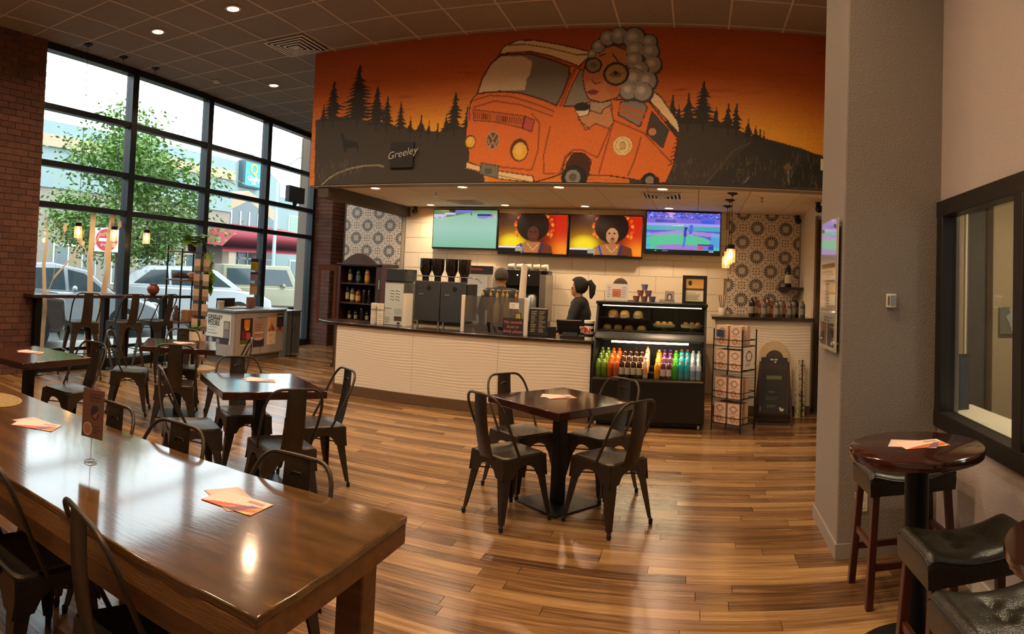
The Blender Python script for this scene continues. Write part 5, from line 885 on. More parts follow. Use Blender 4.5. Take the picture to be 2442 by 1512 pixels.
# ================= RIGHT-HAND SERVICE CORNER =================
def build_corner():
    t = root('wire_display_rack', (.47, 7.48, 0), -.62, 'dark wire rack holding four tiers of printed cookie boxes', 'display rack'); w, d = .19, .15; mr = M('rack_wire', '2c2722', .45, metal=.6)
    for sx in (-1, 1):
        for sy in (-1, 1): ob('upright', MB().tube([(sx * w, sy * d, 0), (sx * w, sy * d, 1.14)], .008, 6), mr, t)
    tiers = (.09, .37, .68, .95)
    for z in tiers:
        s = MB(); s.box(-w, w, -d, d, z - .004, z); 
        for zz in (z, z + .07): s.tube([(-w, -d, zz), (w, -d, zz), (w, d, zz), (-w, d, zz)], .005, 5, True)
        ob('shelf_basket', s, mr, t)
    ob('tier_sign', MB().box(w + .002, w + .006, -.13, .1, .70, .93), m_white, t); c = Cv(0, 1, 0, 1, 20, 24, 'ece6da'); c.ring(.5, .62, .3, .26, .25, '4a443c'); c.lines_of_text(.2, .8, .15, .32, 2, '5a544c'); me = c.mesh('sign_print', lambda X, Y: (w + .0075 + 0 * X, -.13 + .23 * X, .70 + .23 * Y)); me.materials.append(m_paper); ob('sign_print', me, None, t)
    c = Cv(0, 1, 0, 1, 8, 8, '22324a'); me = c.mesh('tag', lambda X, Y: (-.15 + .1 * X, -d - .012 + 0 * X, 1.05 + .08 * Y)); me.materials.append(m_paper); ob('blue_tag', me, None, t)
    c = Cv(0, 1, 0, 1, 26, 40, 'd9b9a2'); c.ring(.5, .72, .28, .18, .3, '8a6a5a'); c.ring(.5, .72, .4, .1, .2, 'a8846f'); c.rect(.12, .88, .47, .5, '8a6a5a'); c.ell(.45, .24, .24, .17, 'a8744e'); c.ell(.45, .24, .14, .1, 'd8b088'); c.rect(.75, .85, .1, .16, 'b0503a')
    fm = c.mesh('box_front', lambda X, Y: (-.075 + .15 * X, -.036 + 0 * X, .225 * Y)); fm.materials.append(m_paper); bm_ = mesh_of('cookie_box', MB().box(-.075, .075, -.035, .035, 0, .225)); bm_.materials.append(M('cookie_box_card', 'd0ae96', .6))
    R = Matrix.Rotation(-.62, 4, 'Z')
    for k, z in enumerate(tiers):
        for i in (0, 1):
            for j in (0, 1):
                p = R @ Vector((-.095 + .18 * i, -.095 + .12 * j, 0)); 
                o = ob('cookie_box', bm_, None, None, (.47 + p.x, 7.48 + p.y, z + .001 + (.07 if k == 3 and j else 0) * 0), -.62, label='pink printed cookie box, %s column of the %s tier, %s' % (('left', 'right')[i], ('bottom', 'second', 'third', 'top')[k], ('in front', 'behind')[j]), cat='box', group='cookie boxes on the wire rack')
                ob('box_front', fm, None, o)
    # a-frame board and the cream arched board behind it
    def arched(w, h, sh, r): return [(-w, 0), (w, 0), (w, sh)] + [(w * .98, sh + .03), (r * 1.02, sh + .05)] + [(r * math.cos(a), h - r + r * math.sin(a)) for a in [PI * k / 14 for k in range(1, 14)]] + [(-r * 1.02, sh + .05), (-w * .98, sh + .03), (-w, sh)]
    t = root('arched_board', (1.02, 8.28, 0), 0, 'cream arched board with pale dots leaning behind the chalkboard', 'board'); ob('panel', MB().prism(arched(.235, .95, .6, .19), 0, .02, 'y'), M('cream_board', 'd8c49a', .7, var=.5, scale=22, col2='b59b6c'), t, rot=(-.05, 0, 0), bev=.003)
    t = root('chalkboard_sign', (.98, 7.92, 0), -.12, 'dark wooden easel chalkboard with arched top and faint writing', 'chalkboard'); mw = M('easel_wood', '321711', .4, var=.4, scale=8)
    for sx in (-1, 1): ob('front_leg', MB().bar((sx * .165, .06, .72), (sx * .22, -.2, 0), .03, .025), mw, t); ob('rear_leg', MB().bar((sx * .15, .07, .7), (sx * .19, .24, 0), .03, .025), mw, t)
    tl = (.235, 0, 0); ob('board_panel', MB().prism(arched(.18, .89, .62, .11), -.005, .012, 'y'), mw, t, (0, -.17, .0), rot=(-.26, 0, 0)); 
    c = Cv(-.16, .16, .14, .8, 60, 90, '15110f'); c.rect(-.16, .16, .66, .72, '2c1512'); c.rect(-.09, .09, .54, .58, '59643c'); c.lines_of_text(-.06, .05, .38, .42, 1, '6a645c'); c.lines_of_text(-.1, .1, .3, .34, 2, '4c5560'); c.lines_of_text(-.08, .06, .2, .24, 2, '5a544c'); c.ell(.1, .18, .025, .018, 'cfc8bc'); c.ell(.08, .2, .01, .012, 'cfc8bc'); c.rect(-.155, -.15, .16, .22, 'b0a89c'); c.ell(-.03, .775, .02, .01, 'cfc8bc'); c.ell(.02, .775, .02, .01, 'cfc8bc'); c.ell(.01, .745, .012, .01, 'cfc8bc')
    me = c.mesh('chalk_face', lambda X, Y: (X, -.0065 + 0 * X, Y)); me.materials.append(m_paper); ob('chalk_face', me, None, t, (0, -.17, 0), rot=(-.26, 0, 0)); ob('ledge', MB().box(-.2, .2, -.215, -.18, .115, .14), mw, t); ob('cross_rail', MB().box(-.21, .21, -.2, -.18, .05, .075), mw, t)
    t = root('birch_canvas', (1.35, 8.22, 0), 0, 'narrow birch-forest canvas print leaning on the high counter', 'painting'); c = Cv(0, 1, 0, 1, 20, 110, 'c9b89a'); r = random.Random(8)
    for k in range(70): c.ell(r.random(), .35 + .65 * r.random(), .08, .012, r.choice(['6a2c34', '3a3226', 'a85a60', '8a8a5a']))
    for k in range(60): c.ell(r.random(), .3 * r.random(), .12, .012, r.choice(['6f8a2c', 'a8c03c', '3a4a20']))
    c.line([(.7, 0), (.75, 1)], .18, '2c2622'); c.line([(.25, 0), (.2, 1)], .2, 'e0d6c0'); me = c.mesh('print', lambda X, Y: (-.06 + .12 * X, -.016 + 0 * X, .72 * Y)); me.materials.append(m_paper); ob('print', me, None, t, rot=(-.06, 0, 0)); ob('canvas_block', MB().box(-.06, .06, -.015, .012, 0, .72), m_white, t, rot=(-.06, 0, 0))
    # bottles on the high counter and corner shelf
    kd = [('bar_dark', .04, .24, '17120e', '0e0c0a', '8a8070'), ('bar_pink', .035, .2, 'b0605a', '3a2a20', 'd8b8a8'), ('bar_clear', .038, .22, '8a8478', '2a2620', 'c8bca8'), ('bar_amber', .036, .25, '6a4020', '201812', 'b8a080'), ('bar_gray', .034, .21, '5a564e', '181614', '8a8478')]
    for i in range(13):
        k = kd[(i * 3 + i // 4) % 5] if i else kd[0]
        bottle((.74 + .056 * i, 8.55 + .11 * (i % 3), 1.241), 'assorted small bottle on the high counter, %s from the left' % ('first', 'second', 'third', 'fourth', 'fifth', 'sixth', 'seventh', 'eighth', 'ninth', 'tenth', 'eleventh', 'twelfth', 'thirteenth')[i], 'bottles on the high counter', *k)
    ob('corner_shelf', MB().box(1.22, 1.598, 9.62, 9.99, 1.60, 1.64), m_dkwood, label='dark floating corner shelf on the patterned tile wall', cat='shelf', bev=.004)
    bottle((1.38, 9.75, 1.641), 'wine bottle with white label and red cap on the corner shelf', 'wine', 'wine', .05, .34, '0c0a0a', '6a1c18', 'd8d0c0')
    s = root('utensil_jar', (.36, 8.6, 1.241), 0, 'white jar of utensils at the left end of the high counter', 'jar'); ob('jar', MB().lathe([(.04, 0), (.05, .02), (.05, .1), (.045, .1)], 16), m_cup, s)
    for k in range(4): ob('utensil', MB().tube([(.01 * k - .015, 0, .05), (.03 * k - .05, .02 * (k % 2), .26)], .006, 6), m_wood if k % 2 else m_chrome, s)
    # security cameras
    for i, (p, lab) in enumerate((((-4.56, 9.9, 2.69), 'black dome camera in the left corner of the service ceiling'), ((1.5, 9.75, 2.66), 'black camera in the right corner above the patterned tiles'), ((1.52, 8.2, 2.66), 'black camera below the mural edge beside the column'))):
        s = root('security_camera', p, .3 * i, lab, 'camera', 'security cameras'); ob('mount', MB().lathe([(.03, .0), (.03, .05), (.045, .065)], 14), m_blk, s); ob('lens_housing', MB().ball((0, -.02, -.02), .05, 14, 9), m_blk, s)
    # poster on the column
    t = root('glass_poster', (.852, 4.17, 1.22), 0, 'glass-fronted information poster on standoffs on the side of the gray column', 'poster'); ob('panel', MB().box(0, .012, -.24, .24, 0, .83), M('poster_board', 'd8cfc0', .3, coat=.8), t)
    c = Cv(0, 1, 0, 1, 50, 86, 'd9cbb4'); c.lines_of_text(.1, .9, .3, .62, 14, '8a8074'); c.rect(.08, .92, .63, .66, '5a5248'); c.rect(.05, .95, .68, .97, 'c8c4cc'); c.rect(.0, .95, .21, .28, 'c0b8ac'); c.lines_of_text(.3, .9, .22, .27, 2, '4a4440'); c.rect(.05, .48, .03, .2, '7a5a4c'); c.rect(.52, .95, .03, .2, '4c3a36'); c.ell(.25, .1, .1, .05, '2c2630'); c.ell(.72, .12, .08, .07, '2c2a36'); c.rect(.6, .85, .3, .5, 'cabba4')
    me = c.mesh('poster_print', lambda X, Y: (-.0015 + 0 * X, .24 - .48 * X, .83 * Y)); me.materials.append(print_mat('glossy_print', .08, coat=1.0)); ob('poster_print', me, None, t)
    for y in (-.2, .2):
        for z in (.05, .78): ob('standoff', MB().tube([(-.012, y, z), (.033, y, z)], .012, 12), m_chrome, t)
    # thermostat, outlet, picture, leaning frame
    t = root('wall_sensor', (1.19, 3.89, 1.50), 0, 'small white wall sensor box on the gray column', 'sensor'); ob('housing', MB().box(-.03, .03, -.03, 0, 0, .085), m_white, t, bev=.005); ob('face_panel', MB().box(-.008, .025, -.0315, -.03, .01, .075), M('sensor_gray', '8f98a0', .4), t); ob('grille', MB().box(-.026, -.014, -.0315, -.03, .015, .07), M('sensor_slot', '6a6a68', .5), t)
    t = root('wall_outlet', (1.03, 3.89, .27), 0, 'white wall outlet low on the gray column behind the stool', 'outlet'); ob('plate', MB().box(-.04, .04, -.006, 0, 0, .12), m_white, t, bev=.003)
    for z in (.025, .075): ob('socket', MB().box(-.018, .018, -.009, -.006, z, z + .03), m_cup, t)
    t = root('leaf_picture', (2.64, 5.08, 1.25), 0, 'small gray square picture of a silver leaf seen through the inner window', 'picture'); ob('canvas_block', MB().box(-.115, .115, -.03, 0, 0, .235), M('picture_gray', '6a655c', .6), t, bev=.004); ob('leaf_relief', MB().prism([(0, .02), (.05, .08), (.03, .13), (.06, .18), (.02, .2), (.01, .25), (-.03, .22), (-.02, .18), (-.06, .15), (-.03, .1)], -.036, -.03, 'y'), M('silver_leaf', 'b8b4aa', .35, .6), t)
    t = root('leaning_screen', (1.79, 4.16, .801), .1, 'dark flat screen panel leaning inside the inner window', 'panel'); ob('panel', MB().box(-.07, .06, -.008, .008, 0, .37), M('panel_dark', '1c2022', .3), t, rot=(-.05, .0, 0), bev=.003); ob('panel_border', MB().box(-.075, .065, -.011, .0, .36, .378), m_blk, t, rot=(-.05, 0, 0))
build_corner()
# ================= LAMPS =================
def downlight(x, y, z, power, label, rad=.085, light=True):
    t = root('downlight', (x, y, z), 0, label, 'ceiling light', 'recessed downlights'); ob('trim_ring', MB().lathe([(rad * .78, -.004), (rad * .82, -.01), (rad * 1.12, -.006), (rad * 1.12, 0)], 28), m_white, t); ob('lens', MB().lathe([(.0001, -.006), (rad * .79, -.006)], 24), m_emitw, t)
    l = bpy.data.lights.new('downlight_lamp', 'AREA'); l.shape = 'DISK'; l.size = rad * 1.6; l.energy = power; l.color = WARM; l.spread = math.radians(150)
    o = bpy.data.objects.new('downlight_lamp', l); C.objects.link(o); o.parent = t; o.location = (0, 0, -.014)
ORD = ('first', 'second', 'third', 'fourth', 'fifth', 'sixth')
for j, y in enumerate((5.6, 2.9, .2)):
    for i, x in enumerate((-6.23, -4.97, -3.7, -2.45, -1.2, .05)): downlight(x, y, HC - .007, LAMP_MAIN, 'recessed ceiling downlight, %s from the window in the %s row' % (ORD[i], ('middle', 'near', 'rear')[j]))
downlight(-6.43, 8.33, HC - .007, LAMP_MAIN, 'recessed ceiling downlight furthest back, beside the mural end')
downlight(-6.43, 11.05, HC - .007, LAMP_MAIN, 'added recessed downlight, unseen, in the passage behind the mural end')  # unseen lamp added to brighten the far brickwork
for j, y in enumerate((7.72, 9.6)):
    for i, x in enumerate((-4.16, -2.92, -1.68, -.43)): downlight(x, y, HB - .001, LAMP_LOW, 'recessed downlight over the counter, %s from the left in the %s row' % (ORD[i], ('front', 'back')[j]), .075)
downlight(2.7, 3.7, 2.995, 60, 'added recessed downlight, out of view, in the room behind the inner window')  # added to brighten the neighbouring room; no fitting is known there
def pendant(x, y, ztop, zj, label, group):
    t = root('pendant_lamp', (x, y, ztop), 0, label, 'pendant lamp', group); ob('canopy', MB().lathe([(.065, 0), (.06, -.014), (.015, -.03), (.006, -.04)], 20), m_blackm, t); ob('cord', MB().tube([(0, 0, -.03), (0, 0, zj - ztop + .12)], .0035, 6), m_blk, t); h = zj - ztop
    ob('jar_cap', MB().lathe([(.012, h + .135), (.045, h + .12), (.048, h + .075), (.045, h + .07)], 20), m_blackm, t); ob('glass_jar', MB().lathe([(.044, h + .08), (.055, h + .06), (.056, h - .08), (.05, h - .092), (.0001, h - .094)], 22), frosted_mat('jar_glass', 'fff0d8'), t)
    ob('bulb', MB().lathe([(.0001, h - .05), (.018, h - .04), (.026, h - .005), (.018, h + .03), (.012, h + .06)], 14), M('bulb_glow', 'ffc06a', .5, emit=14), t)
    l = bpy.data.lights.new('pendant_light', 'POINT'); l.energy = 1.5; l.color = hx('ffbe70'); l.shadow_soft_size = .04; o = bpy.data.objects.new('pendant_light', l); C.objects.link(o); o.parent = t; o.location = (0, 0, h - .13)
for i, (x, y) in enumerate(((-7.33, 5.31), (-7.39, 6.0), (-7.42, 6.66))): pendant(x, y, HC - .006, 1.97, 'glass jar pendant lamp over the window bar, %s' % ('nearest the brick pier', 'middle one', 'furthest from the brick pier')[i], 'window pendants')
for i, y in enumerate((7.9, 8.5, 9.13)): pendant(.41, y, HB - .001, (2.0, 2.0, 1.97)[i], 'glass jar pendant lamp over the high counter, %s' % ('nearest', 'middle one', 'furthest back')[i], 'counter pendants')
def vent(x, y, z, s, label):
    t = root('ceiling_vent', (x, y, z), 0, label, 'vent', 'ceiling vents'); mv = M('vent_white', 'f0e8dc', .5)
    for k in range(5):
        a = s / 2 * (1 - .19 * k); b = a - s * .035; zz = -.004 - .006 * k if k else -.004; m = MB()
        for x0, x1, y0, y1 in ((-a, a, -a, -b), (-a, a, b, a), (-a, -b, -b, b), (b, a, -b, b)): m.box(x0, x1, y0, y1, zz - .01, zz)
        ob('louvre_frame', m, mv, t)
    ob('core_plate', MB().box(-s * .06, s * .06, -s * .06, s * .06, -.035, -.028), mv, t); ob('backing', MB().box(-s / 2 + .02, s / 2 - .02, -s / 2 + .02, s / 2 - .02, -.003, -.001), M('vent_dark', '3a342d', .8), t)
vent(-5.05, 6.98, HC - .006, .62, 'square louvred vent in the main ceiling near the mural'); vent(-.46, 8.28, HB - .001, .5, 'square louvred vent in the service ceiling above the display case'); vent(-3.45, 9.3, HB - .001, .45, 'square louvred vent in the service ceiling above the golf screen')
for p, lab in (((-5.25, 4.62, HC), 'sprinkler head in the main ceiling at the top edge'), ((-3.5, 8.25, HB), 'sprinkler head in the service ceiling, left'), ((.8, 8.2, HB), 'sprinkler head in the service ceiling, right')):
    s = root('sprinkler', p, 0, lab, 'sprinkler', 'sprinklers'); ob('escutcheon', MB().lathe([(.03, -.006), (.03, 0)], 14), m_chrome, s); ob('pipe', MB().lathe([(.01, -.05), (.01, -.006)], 10), m_chrome, s); ob('deflector', MB().lathe([(.02, -.058), (.02, -.054)], 12), m_chrome, s)
ob('smoke_detector', MB().lathe([(.05, -.03), (.06, -.01), (.06, 0)], 18), m_white, None, (-7.1, 7.7, HC - .006), label='small white detector on the ceiling above the window', cat='detector')
# ================= PEOPLE =================
def skin_body(chains, vox=.013):
    """chains: lists of ((x,y,z), radius); a shared first point welds them into one surface"""
    mb = MB()
    for ch in chains:
        P = [Vector(p) for p, _ in ch]; Q = []; R_ = []
        for i in range(len(P) - 1):
            for f in (0, .33, .67): Q.append(P[i].lerp(P[i + 1], f)); R_.append(ch[i][1] + (ch[i + 1][1] - ch[i][1]) * f)
        Q.append(P[-1]); R_.append(ch[-1][1]); mb.tube(Q, R_, 14)
        for p, r in ch: mb.ball(p, r, 14, 9)
    me = bpy.data.meshes.new('body'); me.from_pydata(mb.v, [], mb.f); bm = bmesh.new(); bm.from_mesh(me); bmesh.ops.remove_doubles(bm, verts=bm.verts, dist=2e-6); bmesh.ops.recalc_face_normals(bm, faces=bm.faces); bm.to_mesh(me); bm.free()
    o = bpy.data.objects.new('tmp_body', me); C.objects.link(o)
    rm = o.modifiers.new('r', 'REMESH'); rm.mode = 'VOXEL'; rm.voxel_size = vox; rm.use_smooth_shade = True; sm = o.modifiers.new('sm', 'SMOOTH'); sm.factor = .5; sm.iterations = 6
    out = bpy.data.meshes.new_from_object(o.evaluated_get(bpy.context.evaluated_depsgraph_get())); bpy.data.objects.remove(o); return out
def person(loc, rz, H, label, top, hair, hairstyle, turn=0, lean=0, arms=((.25, .35, .98), (-.25, .35, .98))):
    k = H / 1.75; t = root('person', loc, rz, label, 'person'); S = lambda x, y, z: (x * k, y * k, z * k)
    ms = M('skin', 'b07850', .55); ch = []
    cy = lean; pel = (S(0, 0, .95), .125 * k); chs = (S(0, cy, 1.25), .135 * k); nk = (S(0, cy + .01, 1.43), .062 * k); nk2 = (S(0, cy + .02, 1.5), .052 * k)
    hc = S(0, cy + .035, 1.6); sh = 1.40
    ch.append([pel, (S(0, cy * .5, 1.08), .115 * k), chs, nk, nk2, (hc, .085 * k), (S(0, cy + .025, 1.655), .088 * k), (S(0, cy + .02, 1.675), .074 * k)])
    ch.append([(hc, .085 * k), (S(0, cy + .075, 1.56), .055 * k), (S(0, cy + .085, 1.53), .04 * k)]); ch.append([(hc, .085 * k), (S(0, cy + .12, 1.595), .014 * k)])
    sl = [[(S(q, 0, .93), .115 * k), (S(q, cy * .5, 1.08), .105 * k), (S(q, cy, 1.25), .12 * k), (S(q, cy, 1.36), .09 * k)] for q in (-.075, .075)] + [[pel, (S(0, cy * .5, 1.08), .14 * k), (S(0, cy, 1.25), .168 * k), (S(0, cy, 1.37), .135 * k), (S(0, cy + .01, 1.45), .07 * k)]]; tr = []
    for s, hand in zip((1, -1), arms):
        a = S(s * .185, cy, sh); e = S(s * .26, cy + hand[1] * .35, 1.13); w = S(hand[0], hand[1] + cy * .5, hand[2]); d = Vector(w) - Vector(e); d.normalize(); p = Vector(w) + d * .07 * k
        ch.append([chs, (S(s * .12, cy, 1.38), .07 * k), (a, .058 * k), (e, .042 * k), (w, .027 * k), (tuple(p), .03 * k)]); sl.append([(S(0, cy, 1.25), .168 * k), (S(s * .1, cy, 1.385), .095 * k), (a, .08 * k), (e, .066 * k), (tuple(Vector(e).lerp(Vector(w), .8)), .048 * k)])
        side = d.cross(Vector((0, 0, 1))); side.normalize()
        for q, ln in zip((-.027, -.009, .009, .027), (.055, .068, .065, .05)):
            b = p + side * q * k; m = b + d * ln * .6 * k; ch.append([(tuple(p), .03 * k), (tuple(b + d * .02 * k), .0095 * k), (tuple(m), .009 * k), (tuple(m + (d * .5 - Vector((0, 0, .5))) * ln * .7 * k), .008 * k)])
        b = Vector(w) + d * .03 * k; ch.append([(w, .027 * k), (tuple(b + side * s * -.035 * k), .011 * k), (tuple(b + side * s * -.05 * k + d * .03 * k), .01 * k)])
        hip = S(s * .09, 0, .9); kn = S(s * .1, .015, .5); an = S(s * .1, -.01, .09); ch.append([pel, (hip, .09 * k), (kn, .058 * k), (an, .042 * k), (S(s * .105, .09, .04), .035 * k), (S(s * .11, .16, .03), .03 * k)]); tr.append([pel, (hip, .1 * k), (kn, .07 * k), (S(s * .1, -.01, .1), .056 * k)])
    bm = skin_body(ch); bm.materials.append(ms); ob('body', bm, None, t)
    x = skin_body(sl, .018); x.materials.append(M('shirt_' + top, top, .8)); ob('shirt', x, None, t); x = skin_body([[pel, (S(0, 0, 1.0), .125 * k)]] + tr, .02); x.materials.append(M('trousers', '1a1a1e', .8)); ob('trousers', x, None, t)
    mh = M('hair_' + hair, hair, .75, var=.5, scale=50, bump=.6, bscale=90); h = Vector(S(0, cy + .02, 1.65)); hb = MB()
    # cap of hair over the back and top of the skull, open at the face
    n, mm = 20, 10; low = -.85 if hairstyle != 'short' else -.5
    G = []
    for i in range(mm + 1):
        ph = PI / 2 - (PI / 2 - math.asin(low)) * i / mm; row = []
        for j in range(n + 1):
            th = PI * 2 * j / n; f = math.sin(th); rr = .101 * k * (1.07 if hairstyle == 'short' else 1.2)
            el = ph if f < .35 else max(ph, .35 + .4 * (f - .35)); row.append((h.x + rr * .92 * math.cos(el) * math.cos(th), h.y + rr * 1.08 * math.cos(el) * math.sin(th), h.z + rr * 1.06 * math.sin(el)))
        G.append(row)
    hb.sheet(G); ho = ob('hair', hb, mh, t, smooth=180); so = ho.modifiers.new('solid', 'SOLIDIFY'); so.thickness = .012; so.offset = -1
    if hairstyle == 'ponytail':
        P = [S(0, cy - .08, 1.68), S(0, cy - .13, 1.70), S(0, cy - .17, 1.64), S(0, cy - .165, 1.54), S(0, cy - .15, 1.47)]; ob('ponytail', MB().tube(P, [.03 * k, .045 * k, .05 * k, .042 * k, .015 * k], 10), mh, ho); ob('hair_tie', MB().lathe([(.028, -.01), (.034, 0), (.028, .01)], 12, P[0]), m_blk, ho)
    for s in (-1, 1):
        ob('ear', MB().ball(S(s * .083, cy + .02, 1.6), .028 * k, 8, 6, (.4, .7, 1)), ms, t); e = MB().ball(S(s * .034, cy + .112, 1.612), .0125 * k, 8, 6); ob('eye', e, M('eye_dark', '1a120e', .2), t)
    ob('mouth', MB().ball(S(0, cy + .118, 1.545), .02 * k, 8, 5, (1, .3, .28)), M('lips', '8a4a40', .5), t)
    return t
person((-2.70, 8.86, 0), .45, 1.76, 'man with short gray hair and dark teal shirt behind the counter, seen from behind', '2b3338', '4f463c', 'short', arms=((.2, .4, 1.05), (-.2, .4, 1.05)))
person((-1.50, 8.65, 0), 1.6, 1.66, 'woman with dark ponytail and black top at the till, facing left', '0f0d0d', '17100c', 'ponytail', lean=.03, arms=((.14, .27, .97), (-.14, .27, .97)))
person((-.99, 8.62, 0), .2, 1.66, 'person with brown ponytail mostly hidden behind the display case', '1c1a1a', '4a2e18', 'ponytail')
# ================= ALONG THE WINDOW =================
def build_window_side():
    # cabinet with posters
    t = root('poster_kiosk', (-7.33, 9.03, 0), .03, 'gray-beige cabinet covered in event posters beside the window', 'cabinet'); mk = M('kiosk_laminate', 'a3968a', .6); a, b, h = .33, .73, .84
    ob('carcass', MB().box(-a, a, -b, b, .1, h), mk, t, bev=.004); ob('toe_kick', MB().box(-a + .05, a - .05, -b + .05, b - .05, 0, .1), M('kiosk_kick', '6a5f55', .7), t)
    ob('worktop', MB().box(-a - .03, a + .03, -b - .03, b + .03, h, h + .035), M('gray_worktop', '6f7072', .3), t, bev=.004)
    for y0, y1 in ((-.70, -.01), (.01, .70)):
        d = ob('door', MB().box(a, a + .016, y0, y1, .12, h - .02), mk, t, bev=.003); yk = y1 - .07 if y0 < 0 else y0 + .07; ob('handle', MB().tube([(a + .016, yk - .05, h - .09), (a + .04, yk - .04, h - .095), (a + .04, yk + .04, h - .095), (a + .016, yk + .05, h - .09)], .005, 6), m_chrome, d)
    def poster(y0, y1, z0, z1, fn, side=False, bg='e8dcc8'):
        c = Cv(0, 1, 0, 1, 44, 56, bg); fn(c); me = c.mesh('poster', (lambda X, Y: (y0 + (y1 - y0) * X, -b - .003 + 0 * X, z0 + (z1 - z0) * Y)) if side else (lambda X, Y: (a + .0185 + 0 * X, y0 + (y1 - y0) * X, z0 + (z1 - z0) * Y))); me.materials.append(m_paper); return ob('poster', me, None, t)
    g = poster(-.28, .26, .30, .80, lambda c: (c.lines_of_text(.05, .62, .3, .5, 9, '9a9488'), c.rect(.7, .96, .12, .78, '6a625a'), c.rect(.73, .93, .5, .74, 'a49a8e'), c.rect(.73, .93, .2, .44, '8a7a74'), c.rect(0, .95, 0, .2, '2c2a2c'), c.ell(.2, .1, .08, .09, 'a49a90'), c.ell(.5, .08, .07, .08, '8c857c'), c.lines_of_text(.1, .6, .52, .56, 1, '3a3630')), True)
    for k, s in enumerate(('GREELEY', 'GHOST', 'TOURS')): l = text_mesh(s, .082, .0005, 0, .002, 'LEFT'); l.materials.append(M('poster_ink', '1c1a1a', .6)); ob('lettering', l, None, g, (-.25, -b - .005, .74 - .06 * k), rot=(PI / 2, 0, 0))
    poster(-.58, -.25, .28, .74, lambda c: (c.rect(.3, .75, .62, .95, 'd87a1c'), c.rect(.4, .7, .55, .65, 'e8b03a'), c.ell(.65, .35, .22, .14, 'c44a3a'), c.ell(.3, .4, .2, .2, '7a2420'), c.rect(0, 1, .08, .2, '4a5a2c'), c.rect(0, 1, 0, .06, 'd8a878')), bg='2a1c16')
    poster(-.22, .10, .24, .70, lambda c: (c.lines_of_text(.15, .85, .45, .9, 5, '7a4a3c'), c.rect(.1, .9, .5, .56, 'e0b8a0'), c.rect(0, 1, 0, .3, '3a2a2a'), c.ell(.5, .3, .4, .06, 'c8a090')), bg='a8806c')
    poster(.18, .45, .26, .74, lambda c: (c.poly([(.1, .5), (.45, .75), (.5, .95), (.55, .75), (.95, .5)], '8a4a30'), c.poly([(.3, .5), (.5, .9), (.5, .5)], 'c8703c'), c.rect(0, 1, 0, .46, 'e8c8a4'), c.lines_of_text(.2, .8, .3, .4, 2, '6a4a3a'), c.lines_of_text(.3, .7, .1, .14, 1, '6a4a3a')), bg='e0a878')
    poster(.48, .68, .48, .80, lambda c: (c.rect(.1, .9, .82, .9, 'b8a8a0'), c.rect(0, 1, 0, .25, 'b8704a'), c.ell(.5, .35, .25, .3, '5a3430'), c.lines_of_text(.3, .7, .3, .5, 3, '1c1416')), bg='2c2226')
    z = h + .036
    s = root('leaflet_tray', (-7.45, 8.85, z), .1, 'black tray of orange leaflets on the poster kiosk', 'tray'); ob('tray', MB().box(-.2, .2, -.28, .28, 0, .012), m_blk, s); ob('tray_back', MB().box(-.2, -.19, -.28, .28, 0, .16), m_blk, s)
    for k in range(6): ob('leaflet', MB().box(-.07, .07, -.04, .04, 0, .002), M('leaflet_' + 'ab'[k % 2], ('d8a078', 'd8b03c')[k % 2], .6), s, (.02 * (k % 3), -.2 + .075 * k, .013 + .003 * k), .3 * k)
    ob('small_canister', MB().lathe([(.06, 0), (.062, .11), (.065, .115), (.065, .13), (.0001, .132)], 18), M('canister_cream', 'c8ae90', .5), None, (-7.4, 8.42, z), label='small cream canister on the left end of the kiosk', cat='canister')
    ob('brown_booklet', MB().box(-.1, .1, -.01, .01, 0, .19), M('booklet_brown', '7a4c3a', .6, var=.5, scale=12, col2='c8a088'), None, (-7.45, 9.3, z), PI / 2 - .2, label='brown booklet propped upright on the kiosk', cat='booklet')
    ob('flat_magazine', MB().box(-.14, .14, -.1, .1, 0, .006), M('magazine_blue', '8a94a0', .3, var=.6, scale=9, col2='4a4e58'), None, (-7.15, 9.2, z), .5, label='blue-gray magazine lying flat on the kiosk', cat='magazine')
    ob('metal_lid_bin', MB().box(-.3, .3, -.24, .24, 0, .8).box(-.32, .32, -.26, .26, .8, .82), M('gray_bin', '6f6f6e', .4), None, (-7.52, 10.35, 0), .03, label='gray metal bin with flat lid behind the kiosk', cat='bin')
    # notices taped to the window frame above the kiosk
    for i, (z0, c1, c2, lab) in enumerate(((1.55, 'c8b02c', '3a3048', 'yellow and dark flyer taped to the window mullion, top'), (1.35, 'b090a0', '5a3a44', 'pink flyer taped to the window mullion, middle'), (1.08, 'd8b08c', 'b08a6c', 'tan flyer taped to the window mullion, bottom'))):
        c = Cv(0, 1, 0, 1, 20, 20, c1); c.rect(0, 1, .7, 1, c2); c.lines_of_text(.1, .9, .1, .6, 4, c2); hh = (.23, .17, .22)[i]; p = wpt(9.95, .02, z0); me = c.mesh('flyer', lambda X, Y: (-.12 + .24 * X, 0 * X, hh * Y)); me.materials.append(m_paper); ob('flyer', me, None, None, p, WRZ, label=lab, cat='flyer', group='flyers on the window')
    # brochure tower
    t = root('brochure_tower', (-6.93, 7.43, 0), .3, 'clear brochure tower with brown leaflets beside the shelf rack', 'brochure stand'); ob('spine', MB().box(-.03, .03, -.03, .03, .02, 1.75), glass_mat('clear_acrylic', 'e8e8e4', .25), t); ob('foot', MB().lathe([(.28, 0), (.28, .02), (.05, .04)], 26), M('wood_foot', 'b89a78', .6), t); c6 = ('7a5a48', 'a8744a', '5a4038', 'c8a888')
